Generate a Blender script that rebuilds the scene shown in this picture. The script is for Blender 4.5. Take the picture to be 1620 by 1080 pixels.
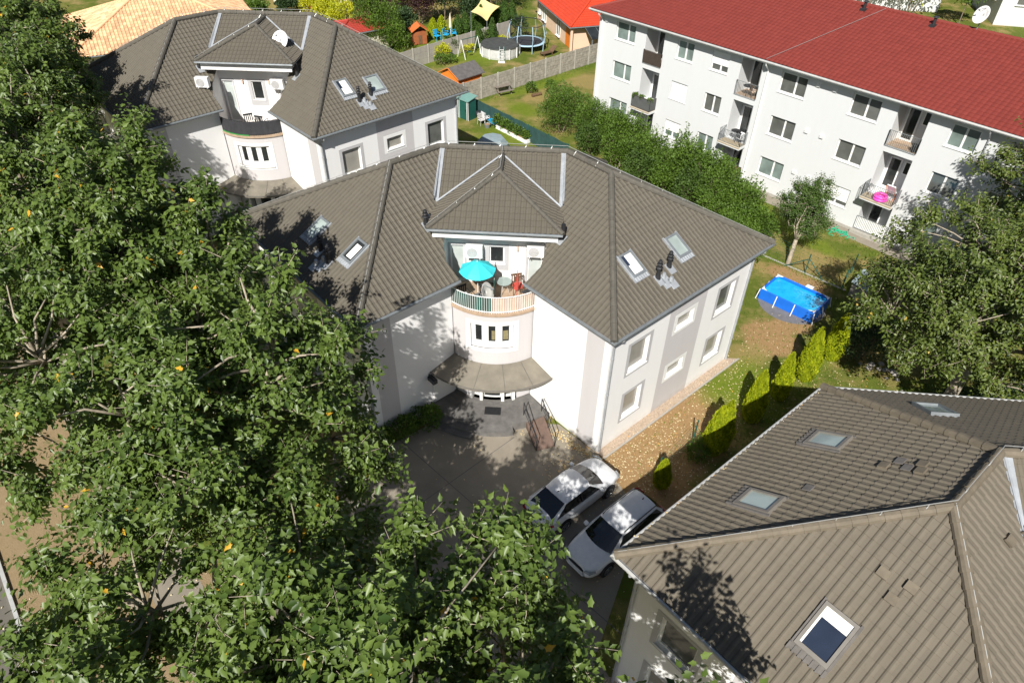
import bpy, math, random
import numpy as np
from math import sin, cos, tan, pi, radians, sqrt, atan2
from mathutils import Matrix, Vector
random.seed(7)
RNG = np.random.default_rng(11)
for o in list(bpy.data.objects): bpy.data.objects.remove(o)
scene = bpy.context.scene
COL = scene.collection

# ---------------------------------------------------------------- camera
CAM_F, CAM_P, CAM_R, CAM_H = 1099.33, 0.7035, 0.0200, 25.236
cam_data = bpy.data.cameras.new('camera')
cam_data.sensor_width = 36.0
cam_data.lens = CAM_F / 1620 * 36
cam_data.clip_end = 3000
cam = bpy.data.objects.new('camera', cam_data)
COL.objects.link(cam)
fw = Vector((0, cos(CAM_P), -sin(CAM_P)))
rt = Vector((1, 0, 0)); up = Vector((0, sin(CAM_P), cos(CAM_P)))
r2 = rt * cos(CAM_R) + up * sin(CAM_R); u2 = up * cos(CAM_R) - rt * sin(CAM_R)
R = Matrix((r2, u2, -fw)).transposed()
cam.matrix_world = Matrix.Translation((0, 0, CAM_H)) @ R.to_4x4()
scene.camera = cam

# ---------------------------------------------------------------- light
SUN_EL, SUN_AZ = radians(42.5), radians(194)      # azimuth clockwise from +Y: the sun stands behind the viewer, a little to the left
world = bpy.data.worlds.new('World'); scene.world = world
world.use_nodes = True
wn = world.node_tree; wn.nodes.clear()
sky = wn.nodes.new('ShaderNodeTexSky'); sky.sky_type = 'NISHITA'; sky.sun_disc = False
sky.sun_elevation = SUN_EL; sky.sun_rotation = SUN_AZ
bg = wn.nodes.new('ShaderNodeBackground'); bg.inputs[1].default_value = 0.05
wo = wn.nodes.new('ShaderNodeOutputWorld')
wn.links.new(sky.outputs[0], bg.inputs[0]); wn.links.new(bg.outputs[0], wo.inputs[0])
sd_ = bpy.data.lights.new('sun', 'SUN'); sd_.energy = 5.0; sd_.angle = radians(0.5); sd_.color = (1.0, 0.965, 0.905)
sun = bpy.data.objects.new('sun', sd_); COL.objects.link(sun)
sdir = Vector((sin(SUN_AZ) * cos(SUN_EL), cos(SUN_AZ) * cos(SUN_EL), sin(SUN_EL)))
sun.rotation_euler = sdir.to_track_quat('Z', 'Y').to_euler()
sun.location = sdir * 60
vs = scene.view_settings
vs.view_transform = 'Standard'; vs.look = 'None'; vs.exposure = 0.50; vs.gamma = 1.0

# ---------------------------------------------------------------- helpers
def tag(o, label=None, cat=None, group=None, kind=None):
    if label: o['label'] = label
    if cat: o['category'] = cat
    if group: o['group'] = group
    if kind: o['kind'] = kind
    return o

def thing(name, label, cat, loc=(0, 0, 0), rz=0, group=None):
    o = bpy.data.objects.new(name, None); COL.objects.link(o)
    o.empty_display_size = 0.3
    o.location = loc; o.rotation_euler = (0, 0, rz)
    return tag(o, label, cat, group)

def dup(root, loc, rz, label, scale=None):
    r = root.copy(); COL.objects.link(r); r.location = loc; r.rotation_euler = (0, 0, rz); r['label'] = label
    if scale: r.scale = scale
    for ch in list(root.children):
        c = ch.copy(); COL.objects.link(c); c.parent = r
        for g in ch.children:
            d = g.copy(); COL.objects.link(d); d.parent = c
    return r

class MB:
    def __init__(s, T=None):
        s.v = []; s.f = []; s.m = []; s.uv = []; s.T = T; s.cur = 0; s.hasuv = False
    def p(s, *pts):
        b = len(s.v)
        for q in pts:
            s.v.append(tuple(s.T(*q)) if s.T else tuple(q))
        return b
    def face(s, pts, uv=None):
        b = s.p(*pts); s.f.append(tuple(range(b, b + len(pts)))); s.m.append(s.cur)
        if uv: s.hasuv = True; s.uv.extend(uv)
        else: s.uv.extend([(0, 0)] * len(pts))
    def idx(s, f):
        s.f.append(tuple(f)); s.m.append(s.cur); s.uv.extend([(0, 0)] * len(f))
    def box(s, x0, x1, y0, y1, z0, z1):
        b = s.p((x0, y0, z0), (x1, y0, z0), (x1, y1, z0), (x0, y1, z0), (x0, y0, z1), (x1, y0, z1), (x1, y1, z1), (x0, y1, z1))
        for q in ((3, 2, 1, 0), (4, 5, 6, 7), (0, 1, 5, 4), (1, 2, 6, 5), (2, 3, 7, 6), (3, 0, 4, 7)): s.idx([b + i for i in q])
    def prism(s, poly, z0, z1):
        n = len(poly)
        b = s.p(*[(x, y, z0) for x, y in poly], *[(x, y, z1) for x, y in poly])
        s.idx([b + i for i in range(n)][::-1]); s.idx([b + n + i for i in range(n)])
        for i in range(n):
            j = (i + 1) % n; s.idx((b + i, b + j, b + n + j, b + n + i))
    def cyl(s, a, c, r0, r1=None, n=10, cap=True):
        r1 = r0 if r1 is None else r1
        a = Vector(a); c = Vector(c); d = (c - a)
        if d.length < 1e-6: return
        d.normalize()
        x = d.orthogonal().normalized(); y = d.cross(x)
        ring = lambda o, r: [tuple(o + x * (r * cos(2 * pi * i / n)) + y * (r * sin(2 * pi * i / n))) for i in range(n)]
        b = s.p(*ring(a, r0), *ring(c, r1))
        for i in range(n):
            j = (i + 1) % n; s.idx((b + i, b + j, b + n + j, b + n + i))
        if cap: s.idx([b + i for i in range(n)][::-1]); s.idx([b + n + i for i in range(n)])
    def tube(s, pts, r, n=6):
        rr = r if isinstance(r, (list, tuple)) else [r] * len(pts)
        pts = [Vector(q) for q in pts]; b0 = None; x = None
        for k, q in enumerate(pts):
            d = (pts[min(k + 1, len(pts) - 1)] - pts[max(k - 1, 0)])
            if d.length < 1e-9: d = Vector((0, 0, 1))
            d.normalize()
            if x is None: x = d.orthogonal().normalized()
            else:
                x = x - d * x.dot(d)
                x = x.normalized() if x.length > 1e-5 else d.orthogonal().normalized()
            y = d.cross(x)
            b = s.p(*[tuple(q + x * (rr[k] * cos(2 * pi * i / n)) + y * (rr[k] * sin(2 * pi * i / n))) for i in range(n)])
            if b0 is not None:
                for i in range(n):
                    j = (i + 1) % n; s.idx((b0 + i, b0 + j, b + j, b + i))
            else: s.idx([b + i for i in range(n)][::-1])
            b0 = b
        s.idx([b0 + i for i in range(n)])
    def lathe(s, prof, c=(0, 0, 0), n=24, axis=None):
        rings = []
        for r, z in prof:
            rings.append(s.p(*[(c[0] + r * cos(2 * pi * i / n), c[1] + r * sin(2 * pi * i / n), c[2] + z) for i in range(n)]))
        for a, b in zip(rings, rings[1:]):
            for i in range(n):
                j = (i + 1) % n; s.idx((a + i, a + j, b + j, b + i))
        s.idx([rings[0] + i for i in range(n)][::-1]); s.idx([rings[-1] + i for i in range(n)])
    def build(s, name, mat, parent=None, smooth=False, bevel=0, loc=None):
        me = bpy.data.meshes.new(name)
        me.from_pydata(s.v, [], s.f)
        mats = mat if isinstance(mat, (list, tuple)) else [mat]
        for q in mats: me.materials.append(q)
        if len(mats) > 1: me.polygons.foreach_set('material_index', s.m)
        if s.hasuv:
            l = me.uv_layers.new(name='UVMap'); l.data.foreach_set('uv', np.array(s.uv, dtype=np.float32).ravel())
        if smooth: me.polygons.foreach_set('use_smooth', [True] * len(s.f))
        me.update()
        o = bpy.data.objects.new(name, me); COL.objects.link(o)
        if parent: o.parent = parent
        if loc: o.location = loc
        if bevel:
            b = o.modifiers.new('b', 'BEVEL'); b.width = bevel; b.segments = 2; b.limit_method = 'ANGLE'
        return o

def frame(P, t, n):
    """local facade frame: (u along, d outward, z) -> 3d"""
    P = Vector(P); t = Vector(t).normalized(); n = Vector(n).normalized()
    return lambda u, d, z: (P.x + t.x * u + n.x * d, P.y + t.y * u + n.y * d, z)

def grid_wall(mb, F, u0, u1, z0, z1, ops, cuts=(), depth=0.16):
    """wall sheet at d=0 with rectangular openings (ua,ub,za,zb[,depth]) and their reveals"""
    us = sorted(set([u0, u1] + [q for o in ops for q in (o[0], o[1])] + list(cuts)))
    us = [q for q in us if u0 - 1e-6 <= q <= u1 + 1e-6]
    zs = sorted(set([z0, z1] + [q for o in ops for q in (o[2], o[3])]))
    for a, b in zip(us, us[1:]):
        for c, d in zip(zs, zs[1:]):
            mu, mz = (a + b) / 2, (c + d) / 2
            if any(o[0] < mu < o[1] and o[2] < mz < o[3] for o in ops): continue
            mb.face([F(a, 0, c), F(b, 0, c), F(b, 0, d), F(a, 0, d)])
    for o in ops:
        a, b, c, d = o[:4]; e = -(o[4] if len(o) > 4 else depth)
        uu = sorted(set([a, b] + [q for q in cuts if a < q < b]))
        for p, q in zip(uu, uu[1:]):
            mb.face([F(p, 0, c), F(q, 0, c), F(q, e, c), F(p, e, c)])
            mb.face([F(p, 0, d), F(q, 0, d), F(q, e, d), F(p, e, d)])
        mb.face([F(a, 0, c), F(a, e, c), F(a, e, d), F(a, 0, d)])
        mb.face([F(b, 0, c), F(b, e, c), F(b, e, d), F(b, 0, d)])
        if len(o) > 5:
            mb.face([F(a, e, c), F(b, e, c), F(b, e, d), F(a, e, d)])

def fbox(mb, F, u0, u1, d0, d1, z0, z1, nseg=1):
    for k in range(nseg):
        a = u0 + (u1 - u0) * k / nseg; c = u0 + (u1 - u0) * (k + 1) / nseg
        b = mb.p(F(a, d0, z0), F(c, d0, z0), F(c, d1, z0), F(a, d1, z0), F(a, d0, z1), F(c, d0, z1), F(c, d1, z1), F(a, d1, z1))
        for q in ((3, 2, 1, 0), (4, 5, 6, 7), (0, 1, 5, 4), (2, 3, 7, 6)) + (((3, 0, 4, 7),) if k == 0 else ()) + (((1, 2, 6, 5),) if k == nseg - 1 else ()):
            mb.idx([b + i for i in q])

def window(parent, F, ua, ub, za, zb, fmat, gmat, split=(), depth=0.13, fw_=0.07, sill=True, shutter=None, nseg=1):
    """a window part: the frame mesh, its panes and sill as sub-parts"""
    m = MB(); d0, d1 = -depth - 0.05, -depth + 0.03
    fbox(m, F, ua, ub, d0, d1, za, za + fw_, nseg); fbox(m, F, ua, ub, d0, d1, zb - fw_, zb, nseg)
    edges = [ua] + list(split) + [ub]
    for i, e in enumerate(edges):
        a, b = (e, e + fw_) if i == 0 else ((e - fw_, e) if i == len(edges) - 1 else (e - fw_ * .8, e + fw_ * .8))
        fbox(m, F, a, b, d0, d1 - 0.002, za + fw_, zb - fw_)
    o = m.build('window', fmat, parent)
    g = MB(); g.face([F(ua + .02, -depth - .015, za + .02), F(ub - .02, -depth - .015, za + .02), F(ub - .02, -depth - .015, zb - .02), F(ua + .02, -depth - .015, zb - .02)])
    g.build('pane', gmat, o)
    if sill:
        s = MB(); fbox(s, F, ua - .06, ub + .06, -depth + .03, .05, za - .045, za - .003, nseg); s.build('sill', fmat, o)
    if shutter is not None:
        s = MB(); fbox(s, F, ua + .02, ub - .02, -depth + .033, -depth + .055, shutter, zb - .01)
        n = int((zb - shutter) / .055)
        for i in range(n):
            z = shutter + i * .055; fbox(s, F, ua + .02, ub - .02, -depth + .055, -depth + .062, z + .008, z + .05)
        s.build('roller_shutter', MAT['white_paint'], o)
    return o

def clip(poly, ax, val, keep_less):
    out = []
    for i in range(len(poly)):
        a = poly[i]; b = poly[(i + 1) % len(poly)]
        ia = (a[ax] <= val + 1e-9) if keep_less else (a[ax] >= val - 1e-9)
        ib = (b[ax] <= val + 1e-9) if keep_less else (b[ax] >= val - 1e-9)
        if ia: out.append(a)
        if ia != ib:
            t = (val - a[ax]) / (b[ax] - a[ax])
            out.append((a[0] + (b[0] - a[0]) * t, a[1] + (b[1] - a[1]) * t))
    return out

ROMAN = [(0, 0), (.14, .75), (.30, 1), (.46, .75), (.60, 0), (1, 0)]
METAL = [(0, 0), (.3, .8), (.6, .8), (1, 0)]
def tile_face(mb, poly, down, tw=.30, th=.345, amp=.035, step=.032, prof=ROMAN, u_off=0.0, origin=None):
    """lay interlocking roof tiles over one convex planar roof face. down: horizontal down-slope direction"""
    pts = [Vector(q) for q in poly]
    n = (pts[1] - pts[0]).cross(pts[2] - pts[0]).normalized()
    if n.z < 0: n = -n
    dn = Vector((down[0], down[1], 0)); dn = (dn - n * dn.dot(n)).normalized()
    ax = dn.cross(n).normalized()
    low = Vector(origin) if origin else min(pts, key=lambda q: q.z)
    P2 = [((q - low).dot(ax), (q - low).dot(dn)) for q in pts]
    vmin = min(q[1] for q in P2); vmax = max(q[1] for q in P2)
    vmax = 0.0 if origin else vmax; kmax = int(math.ceil(max(q[1] for q in P2) / th)) + 1 if origin else 1; k0 = int(math.floor((vmin - vmax) / th)) - 1
    def X(u, v, h): return tuple(low + ax * u + dn * v + n * h)
    def prf(fr):
        for (a, ha), (b, hb) in zip(prof, prof[1:]):
            if a - 1e-9 <= fr <= b + 1e-9: return ha + (hb - ha) * (fr - a) / (b - a)
        return 0
    for k in range(k0, kmax):
        va, vb = vmax + (k - 1) * th, vmax + k * th
        band = clip(clip(P2, 1, va, False), 1, vb, True)
        if len(band) < 3: continue
        umin = min(q[0] for q in band); umax = max(q[0] for q in band)
        for i in range(int(math.floor((umin - u_off) / tw)), int(math.ceil((umax - u_off) / tw))):
            cu = u_off + i * tw
            col = clip(clip(band, 0, cu, False), 0, cu + tw, True)
            if len(col) < 3: continue
            for (a, ha), (b, hb) in zip(prof, prof[1:]):
                st = clip(clip(col, 0, cu + a * tw, False), 0, cu + b * tw, True)
                if len(st) < 3: continue
                hh = []
                for (u, v) in st:
                    fr = min(max((u - cu) / tw, a), b)
                    h = amp * (ha + (hb - ha) * (fr - a) / (b - a)) + step * (v - va) / th
                    hh.append(h)
                mb.face([X(u, v, h) for (u, v), h in zip(st, hh)], [((u - u_off) / tw, v / th) for u, v in st])
                lowv = [(u, v, h) for (u, v), h in zip(st, hh) if abs(v - vb) < 1e-6]
                if len(lowv) >= 2:
                    lo = min(lowv); hi = max(lowv)
                    if hi[0] - lo[0] > 1e-4:
                        mb.face([X(lo[0], vb, lo[2]), X(hi[0], vb, hi[2]), X(hi[0], vb, hi[2] - step - .004), X(lo[0], vb, lo[2] - step - .004)],
                                [(((lo[0] + hi[0]) / 2 - u_off) / tw, (vb - .01) / th)] * 4)

def ridge_caps(mb, a, b, r=.12, seg=.40):
    a = Vector(a); b = Vector(b); L = (b - a).length; n = max(1, int(round(L / seg))); d = (b - a) / n
    for i in range(n):
        mb.cyl(a + d * i, a + d * (i + 1.08), r * .90, r * 1.06, n=10)

# ---------------------------------------------------------------- materials
MAT = {}
def newmat(name):
    m = bpy.data.materials.new(name); m.use_nodes = True
    nt = m.node_tree; nt.nodes.clear()
    out = nt.nodes.new('ShaderNodeOutputMaterial'); bs = nt.nodes.new('ShaderNodeBsdfPrincipled')
    nt.links.new(bs.outputs[0], out.inputs[0]); MAT[name] = m
    return m, nt, bs, out
def N(nt, typ, **kw):
    n = nt.nodes.new(typ)
    for k, v in kw.items():
        if k.startswith('i_'):
            key = k[2:]; key = int(key) if key.isdigit() else key.replace('_', ' ')
            n.inputs[key].default_value = v
        else: setattr(n, k, v)
    return n
def pos(nt): return N(nt, 'ShaderNodeNewGeometry').outputs['Position']
def noise(nt, vec, scale, detail=4, rough=.55):
    n = N(nt, 'ShaderNodeTexNoise'); n.inputs['Scale'].default_value = scale; n.inputs['Detail'].default_value = detail; n.inputs['Roughness'].default_value = rough
    nt.links.new(vec, n.inputs['Vector']); return n.outputs['Fac']
def ramp(nt, fac, stops):
    r = N(nt, 'ShaderNodeValToRGB'); e = r.color_ramp.elements
    while len(e) < len(stops): e.new(0.5)
    for i, (p, c) in enumerate(stops):
        e[i].position = p; e[i].color = (*c, 1) if len(c) == 3 else c
    nt.links.new(fac, r.inputs[0]); return r.outputs[0]
def mixc(nt, fac, a, b, typ='MIX'):
    m = N(nt, 'ShaderNodeMix', data_type='RGBA', blend_type=typ)
    for s, v in ((m.inputs[0], fac), (m.inputs[6], a), (m.inputs[7], b)):
        if hasattr(v, 'links'): nt.links.new(v, s)
        elif isinstance(v, (int, float)): s.default_value = v
        else: s.default_value = (*v, 1)
    return m.outputs[2]
def math_(nt, op, a, b=None, c=None):
    m = N(nt, 'ShaderNodeMath', operation=op)
    for i, v in enumerate((a, b, c)):
        if v is None: continue
        if hasattr(v, 'links'): nt.links.new(v, m.inputs[i])
        else: m.inputs[i].default_value = v
    return m.outputs[0]
def bump(nt, bs, h, strength=.3, dist=.02):
    b = N(nt, 'ShaderNodeBump'); b.inputs['Strength'].default_value = strength; b.inputs['Distance'].default_value = dist
    nt.links.new(h, b.inputs['Height']); nt.links.new(b.outputs[0], bs.inputs['Normal'])
def simple(name, col, rough=.6, var=.12, scale=3.0, metal=0, bmp=0, bscale=40, spec=.5, coat=0):
    m, nt, bs, out = newmat(name)
    P = pos(nt)
    if var:
        n = noise(nt, P, scale, 6, .6)
        lo = tuple(max(0, q * (1 - var)) for q in col); hi = tuple(min(1, q * (1 + var)) for q in col)
        nt.links.new(ramp(nt, n, [(.3, lo), (.7, hi)]), bs.inputs['Base Color'])
    else: bs.inputs['Base Color'].default_value = (*col, 1)
    bs.inputs['Roughness'].default_value = rough; bs.inputs['Metallic'].default_value = metal
    bs.inputs['Specular IOR Level'].default_value = spec; bs.inputs['Coat Weight'].default_value = coat
    if bmp: bump(nt, bs, noise(nt, P, bscale, 3), bmp, .01)
    return m

def plaster(name, col, dirt=.1):
    m, nt, bs, out = newmat(name); P = pos(nt)
    mp = N(nt, 'ShaderNodeMapping'); mp.inputs['Scale'].default_value = (1.2, 1.2, .18); nt.links.new(P, mp.inputs[0])
    streak = noise(nt, mp.outputs[0], 2.2, 6, .65); fine = noise(nt, P, 14, 4)
    c = mixc(nt, ramp(nt, streak, [(.42, (0, 0, 0)), (.95, (.55, .55, .55))]), col, tuple(q * (1 - dirt) * f for q, f in zip(col, (1, .985, .95))))
    c = mixc(nt, math_(nt, 'MULTIPLY', fine, .08), c, tuple(q * .8 for q in col))
    sx = N(nt, 'ShaderNodeSeparateXYZ'); nt.links.new(P, sx.inputs[0])
    hz = math_(nt, 'ADD', math_(nt, 'MULTIPLY', sx.outputs['Z'], 1.3), math_(nt, 'MULTIPLY', noise(nt, P, 3.0, 5), .9))
    c = mixc(nt, ramp(nt, hz, [(.35, (.55, .55, .55)), (.95, (0, 0, 0))]), c, tuple(q * f for q, f in zip(col, (.72, .66, .58))))
    nt.links.new(c, bs.inputs['Base Color']); bs.inputs['Roughness'].default_value = .85; bs.inputs['Specular IOR Level'].default_value = .2
    bump(nt, bs, noise(nt, P, 90, 3), .25, .006)
plaster('wall_white', (.79, .785, .775), .08)
plaster('wall_grey', (.55, .53, .53), .10)
plaster('wall_dark_grey', (.42, .405, .40), .08)
plaster('wall_block', (.62, .63, .63), .07)
plaster('wall_peach', (.72, .52, .38), .08)
plaster('wall_cream', (.66, .60, .48), .08)
simple('white_paint', (.78, .78, .76), .45, .05)
simple('white_plastic', (.70, .70, .69), .4, .06)
simple('surround_grey', (.46, .455, .46), .8, .06)
simple('soffit_grey', (.30, .30, .31), .7, .08)
simple('gutter_grey', (.22, .24, .25), .45, .15, metal=.3)
simple('gutter_light', (.50, .50, .48), .5, .10, metal=.2)
simple('zinc', (.42, .44, .46), .45, .15, metal=.35)
simple('black_metal', (.025, .027, .03), .45, .2)
simple('black_plastic', (.02, .02, .022), .55, .2)
simple('green_metal', (.015, .09, .07), .45, .15)
simple('wire', (.55, .55, .52), .4, .1, metal=.5)
simple('rubber', (.02, .02, .02), .8, .2)
simple('rim', (.35, .36, .37), .3, .1, metal=.8)
simple('concrete_slab', (.36, .33, .28), .85, .2, 2.5, bmp=.3)
simple('canopy_concrete', (.185, .165, .13), .85, .22, 1.4, bmp=.3)
simple('step_stone', (.135, .128, .12), .7, .25, 3)
simple('ramp_brown', (.13, .085, .065), .8, .2, 4)
simple('plinth', (.36, .34, .30), .9, .12, 5, bmp=.3)
simple('terrace_tile', (.40, .29, .20), .7, .15, 6)
simple('wood_orange', (.72, .20, .025), .6, .10, 6)
simple('wood_brown', (.13, .075, .04), .75, .3, 8)
simple('wood_grey', (.20, .17, .14), .85, .25, 8)
simple('felt_grey', (.13, .12, .11), .9, .2, 4)
simple('bark', (.33, .28, .21), .85, .35, 5, bmp=.4, bscale=25)
simple('bark_dark', (.20, .155, .11), .9, .3, 6)
simple('turquoise', (.04, .60, .66), .6, .06)
simple('pool_blue', (.01, .14, .62), .35, .10, 2)
simple('mat_grey', (.15, .145, .15), .9, .15, 3)
simple('pink', (.85, .08, .50), .4, .1)
simple('beige_fabric', (.62, .47, .37), .85, .1, 5)
simple('red_fabric', (.50, .07, .05), .8, .15)
simple('blue_plastic', (.02, .38, .70), .45, .08)
simple('sail_fabric', (.80, .62, .27), .8, .06)
simple('dark_cloth', (.035, .035, .04), .85, .2)
simple('light_blue', (.38, .55, .66), .5, .08)
simple('cover_grey', (.24, .30, .32), .6, .12)
simple('clay_soil', (.30, .16, .07), .95, .25, 2)
simple('asphalt_wall', (.4, .4, .4), .9)
simple('dish_grey', (.55, .53, .50), .5, .08)
simple('shed_roof', (.115, .105, .10), .8, .25, 3)
simple('green_net', (.02, .075, .045), .9, .2, 3)
simple('dark_brown_metal', (.06, .045, .035), .5, .2)

def glass(name, col, rough=.06, spec=.7, var=.25):
    m, nt, bs, out = newmat(name); n = noise(nt, pos(nt), .9, 2)
    nt.links.new(ramp(nt, n, [(.35, tuple(q * (1 - var) for q in col)), (.65, tuple(q * (1 + var) for q in col))]), bs.inputs['Base Color'])
    bs.inputs['Roughness'].default_value = rough; bs.inputs['Specular IOR Level'].default_value = spec
glass('glass_dark', (.025, .028, .028))
glass('glass_green', (.17, .215, .195), .08, .6)
glass('glass_blind', (.30, .285, .25), .1, .5, .12)
glass('glass_grey', (.105, .11, .10), .07, .6)
glass('glass_light', (.46, .50, .48), .12, .5, .1)
glass('glass_roof', (.30, .35, .33), .06, .8, .2)
glass('glass_blue', (.022, .030, .052), .04, .8, .2)
glass('car_glass', (.008, .009, .010), .03, .8, .2)
m, nt, bs, out = newmat('curtain'); bs.inputs['Base Color'].default_value = (.82, .80, .74, 1); bs.inputs['Roughness'].default_value = .7
m, nt, bs, out = newmat('car_white'); bs.inputs['Base Color'].default_value = (.74, .76, .78, 1)
bs.inputs['Roughness'].default_value = .28; bs.inputs['Coat Weight'].default_value = 1; bs.inputs['Coat Roughness'].default_value = .04
nt.links.new(ramp(nt, noise(nt, pos(nt), 5, 5), [(.35, (.70, .71, .73)), (.7, (.78, .79, .80))]), bs.inputs['Base Color'])
m, nt, bs, out = newmat('tail_red'); bs.inputs['Base Color'].default_value = (.25, .01, .015, 1); bs.inputs['Roughness'].default_value = .1
m, nt, bs, out = newmat('lamp_clear'); bs.inputs['Base Color'].default_value = (.25, .27, .29, 1); bs.inputs['Roughness'].default_value = .08
m, nt, bs, out = newmat('water'); P = pos(nt)
nt.links.new(ramp(nt, noise(nt, P, 2.5, 3), [(.35, (.01, .33, .66)), (.65, (.02, .42, .72))]), bs.inputs['Base Color'])
bs.inputs['Roughness'].default_value = .04; bs.inputs['Specular IOR Level'].default_value = .6
bump(nt, bs, noise(nt, P, 5, 2), .25, .03)

def tiles(name, c1, c2, moss, rough=.75, rand=.18):
    m, nt, bs, out = newmat(name)
    uv = N(nt, 'ShaderNodeTexCoord').outputs['UV']
    fl = N(nt, 'ShaderNodeVectorMath', operation='FLOOR'); nt.links.new(uv, fl.inputs[0])
    wn_ = N(nt, 'ShaderNodeTexWhiteNoise'); nt.links.new(fl.outputs[0], wn_.inputs['Vector'])
    P = pos(nt)
    c = mixc(nt, noise(nt, P, 1.3, 6, .65), c1, c2)
    v = math_(nt, 'MULTIPLY_ADD', wn_.outputs['Value'], rand, 1 - rand / 2)
    hs = N(nt, 'ShaderNodeHueSaturation'); nt.links.new(c, hs.inputs['Color']); nt.links.new(v, hs.inputs['Value'])
    c = hs.outputs[0]
    mm = ramp(nt, noise(nt, P, 7, 8, .7), [(.56, (0, 0, 0)), (.72, (1, 1, 1))])
    c = mixc(nt, math_(nt, 'MULTIPLY', mm, .45), c, moss)
    nt.links.new(c, bs.inputs['Base Color']); bs.inputs['Roughness'].default_value = rough; bs.inputs['Specular IOR Level'].default_value = .35
    bump(nt, bs, noise(nt, P, 60, 4), .3, .008)
tiles('roof_brown', (.100, .088, .068), (.130, .115, .088), (.070, .062, .045), .75, .07)
tiles('roof_near', (.122, .104, .078), (.160, .137, .102), (.088, .076, .052), .75, .08)
tiles('roof_red', (.180, .032, .024), (.225, .042, .031), (.14, .035, .028), .6, .12)
tiles('roof_orange', (.50, .050, .020), (.58, .065, .025), (.50, .05, .02), .55, .12)
tiles('roof_sand', (.62, .34, .17), (.74, .50, .30), (.38, .14, .06), .8, .55)
tiles('roof_sand_plain', (.60, .44, .26), (.66, .50, .31), (.5, .34, .2), .8, .12)
tiles('roof_black', (.03, .03, .03), (.05, .048, .045), (.03, .03, .03), .7, .2)
simple('ridge_tile', (.100, .091, .074), .8, .2, 4, bmp=.3)
simple('ridge_near', (.150, .124, .088), .8, .18, 4, bmp=.3)

def foliage(name, dark, light, yellow=None, yamt=.02, trans=.25, rough=.55, spec=.3):
    m, nt, bs, out = newmat(name)
    at_ = N(nt, 'ShaderNodeAttribute', attribute_name='rnd')
    sp = N(nt, 'ShaderNodeSeparateColor'); nt.links.new(at_.outputs['Color'], sp.inputs[0])
    c = mixc(nt, sp.outputs[0], dark, light)
    if yellow:
        k = math_(nt, 'GREATER_THAN', sp.outputs[1], 1 - yamt); c = mixc(nt, k, c, yellow)
    nt.links.new(c, bs.inputs['Base Color']); bs.inputs['Roughness'].default_value = rough; bs.inputs['Specular IOR Level'].default_value = spec
    tr = N(nt, 'ShaderNodeBsdfTranslucent'); hs = N(nt, 'ShaderNodeHueSaturation'); hs.inputs['Value'].default_value = 1.5; hs.inputs['Hue'].default_value = .485
    nt.links.new(c, hs.inputs['Color']); nt.links.new(hs.outputs[0], tr.inputs[0])
    mx = N(nt, 'ShaderNodeMixShader'); mx.inputs[0].default_value = trans
    nt.links.new(bs.outputs[0], mx.inputs[1]); nt.links.new(tr.outputs[0], mx.inputs[2]); nt.links.new(mx.outputs[0], out.inputs[0])
foliage('leaf_plane', (.040, .078, .012), (.155, .220, .046), (.62, .36, .03), .004, .28, .42, .42)
foliage('leaf_right', (.038, .066, .010), (.140, .180, .034), (.45, .33, .06), .004, .2, .45, .4)
foliage('leaf_bush', (.055, .105, .014), (.135, .225, .030), None, 0, .28)
foliage('leaf_mid', (.035, .070, .012), (.095, .160, .030), None, 0, .25)
foliage('leaf_dark', (.020, .045, .016), (.060, .105, .035), None, 0, .2)
foliage('leaf_thuja', (.17, .23, .008), (.38, .42, .014), None, 0, .1, .8, .1)
foliage('leaf_thuja_dark', (.035, .075, .015), (.085, .14, .03), None, 0, .1, .8, .1)
foliage('leaf_yellow', (.30, .36, .02), (.60, .58, .03), None, 0, .25)
foliage('leaf_purple', (.025, .010, .012), (.075, .030, .032), None, 0, .15)
foliage('leaf_fallen', (.40, .30, .14), (.72, .62, .40), (.60, .32, .08), .08, .05, .8, .1)
foliage('grass_blades', (.08, .15, .02), (.17, .23, .035), None, 0, .2, .8, .1)
# ================================================================ ground
def blob_mask(nt, P, blobs, edge=.35, nscale=.45):
    """union of soft ellipses on the ground, edges broken by noise"""
    wob = noise(nt, P, nscale, 6, .7); tot = None
    for cx, cy, rx, ry, ang in blobs:
        mp = N(nt, 'ShaderNodeMapping', vector_type='TEXTURE'); mp.inputs['Location'].default_value = (cx, cy, 0)
        mp.inputs['Rotation'].default_value = (0, 0, ang); mp.inputs['Scale'].default_value = (rx, ry, 1e3)
        nt.links.new(P, mp.inputs[0])
        ln = N(nt, 'ShaderNodeVectorMath', operation='LENGTH'); nt.links.new(mp.outputs[0], ln.inputs[0])
        tot = ln.outputs['Value'] if tot is None else math_(nt, 'MINIMUM', tot, ln.outputs['Value'])
    s = math_(nt, 'ADD', tot, math_(nt, 'MULTIPLY_ADD', wob, 1.6, -.8))
    return ramp(nt, s, [(1 - edge, (1, 1, 1)), (1.0, (0, 0, 0))])

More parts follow.
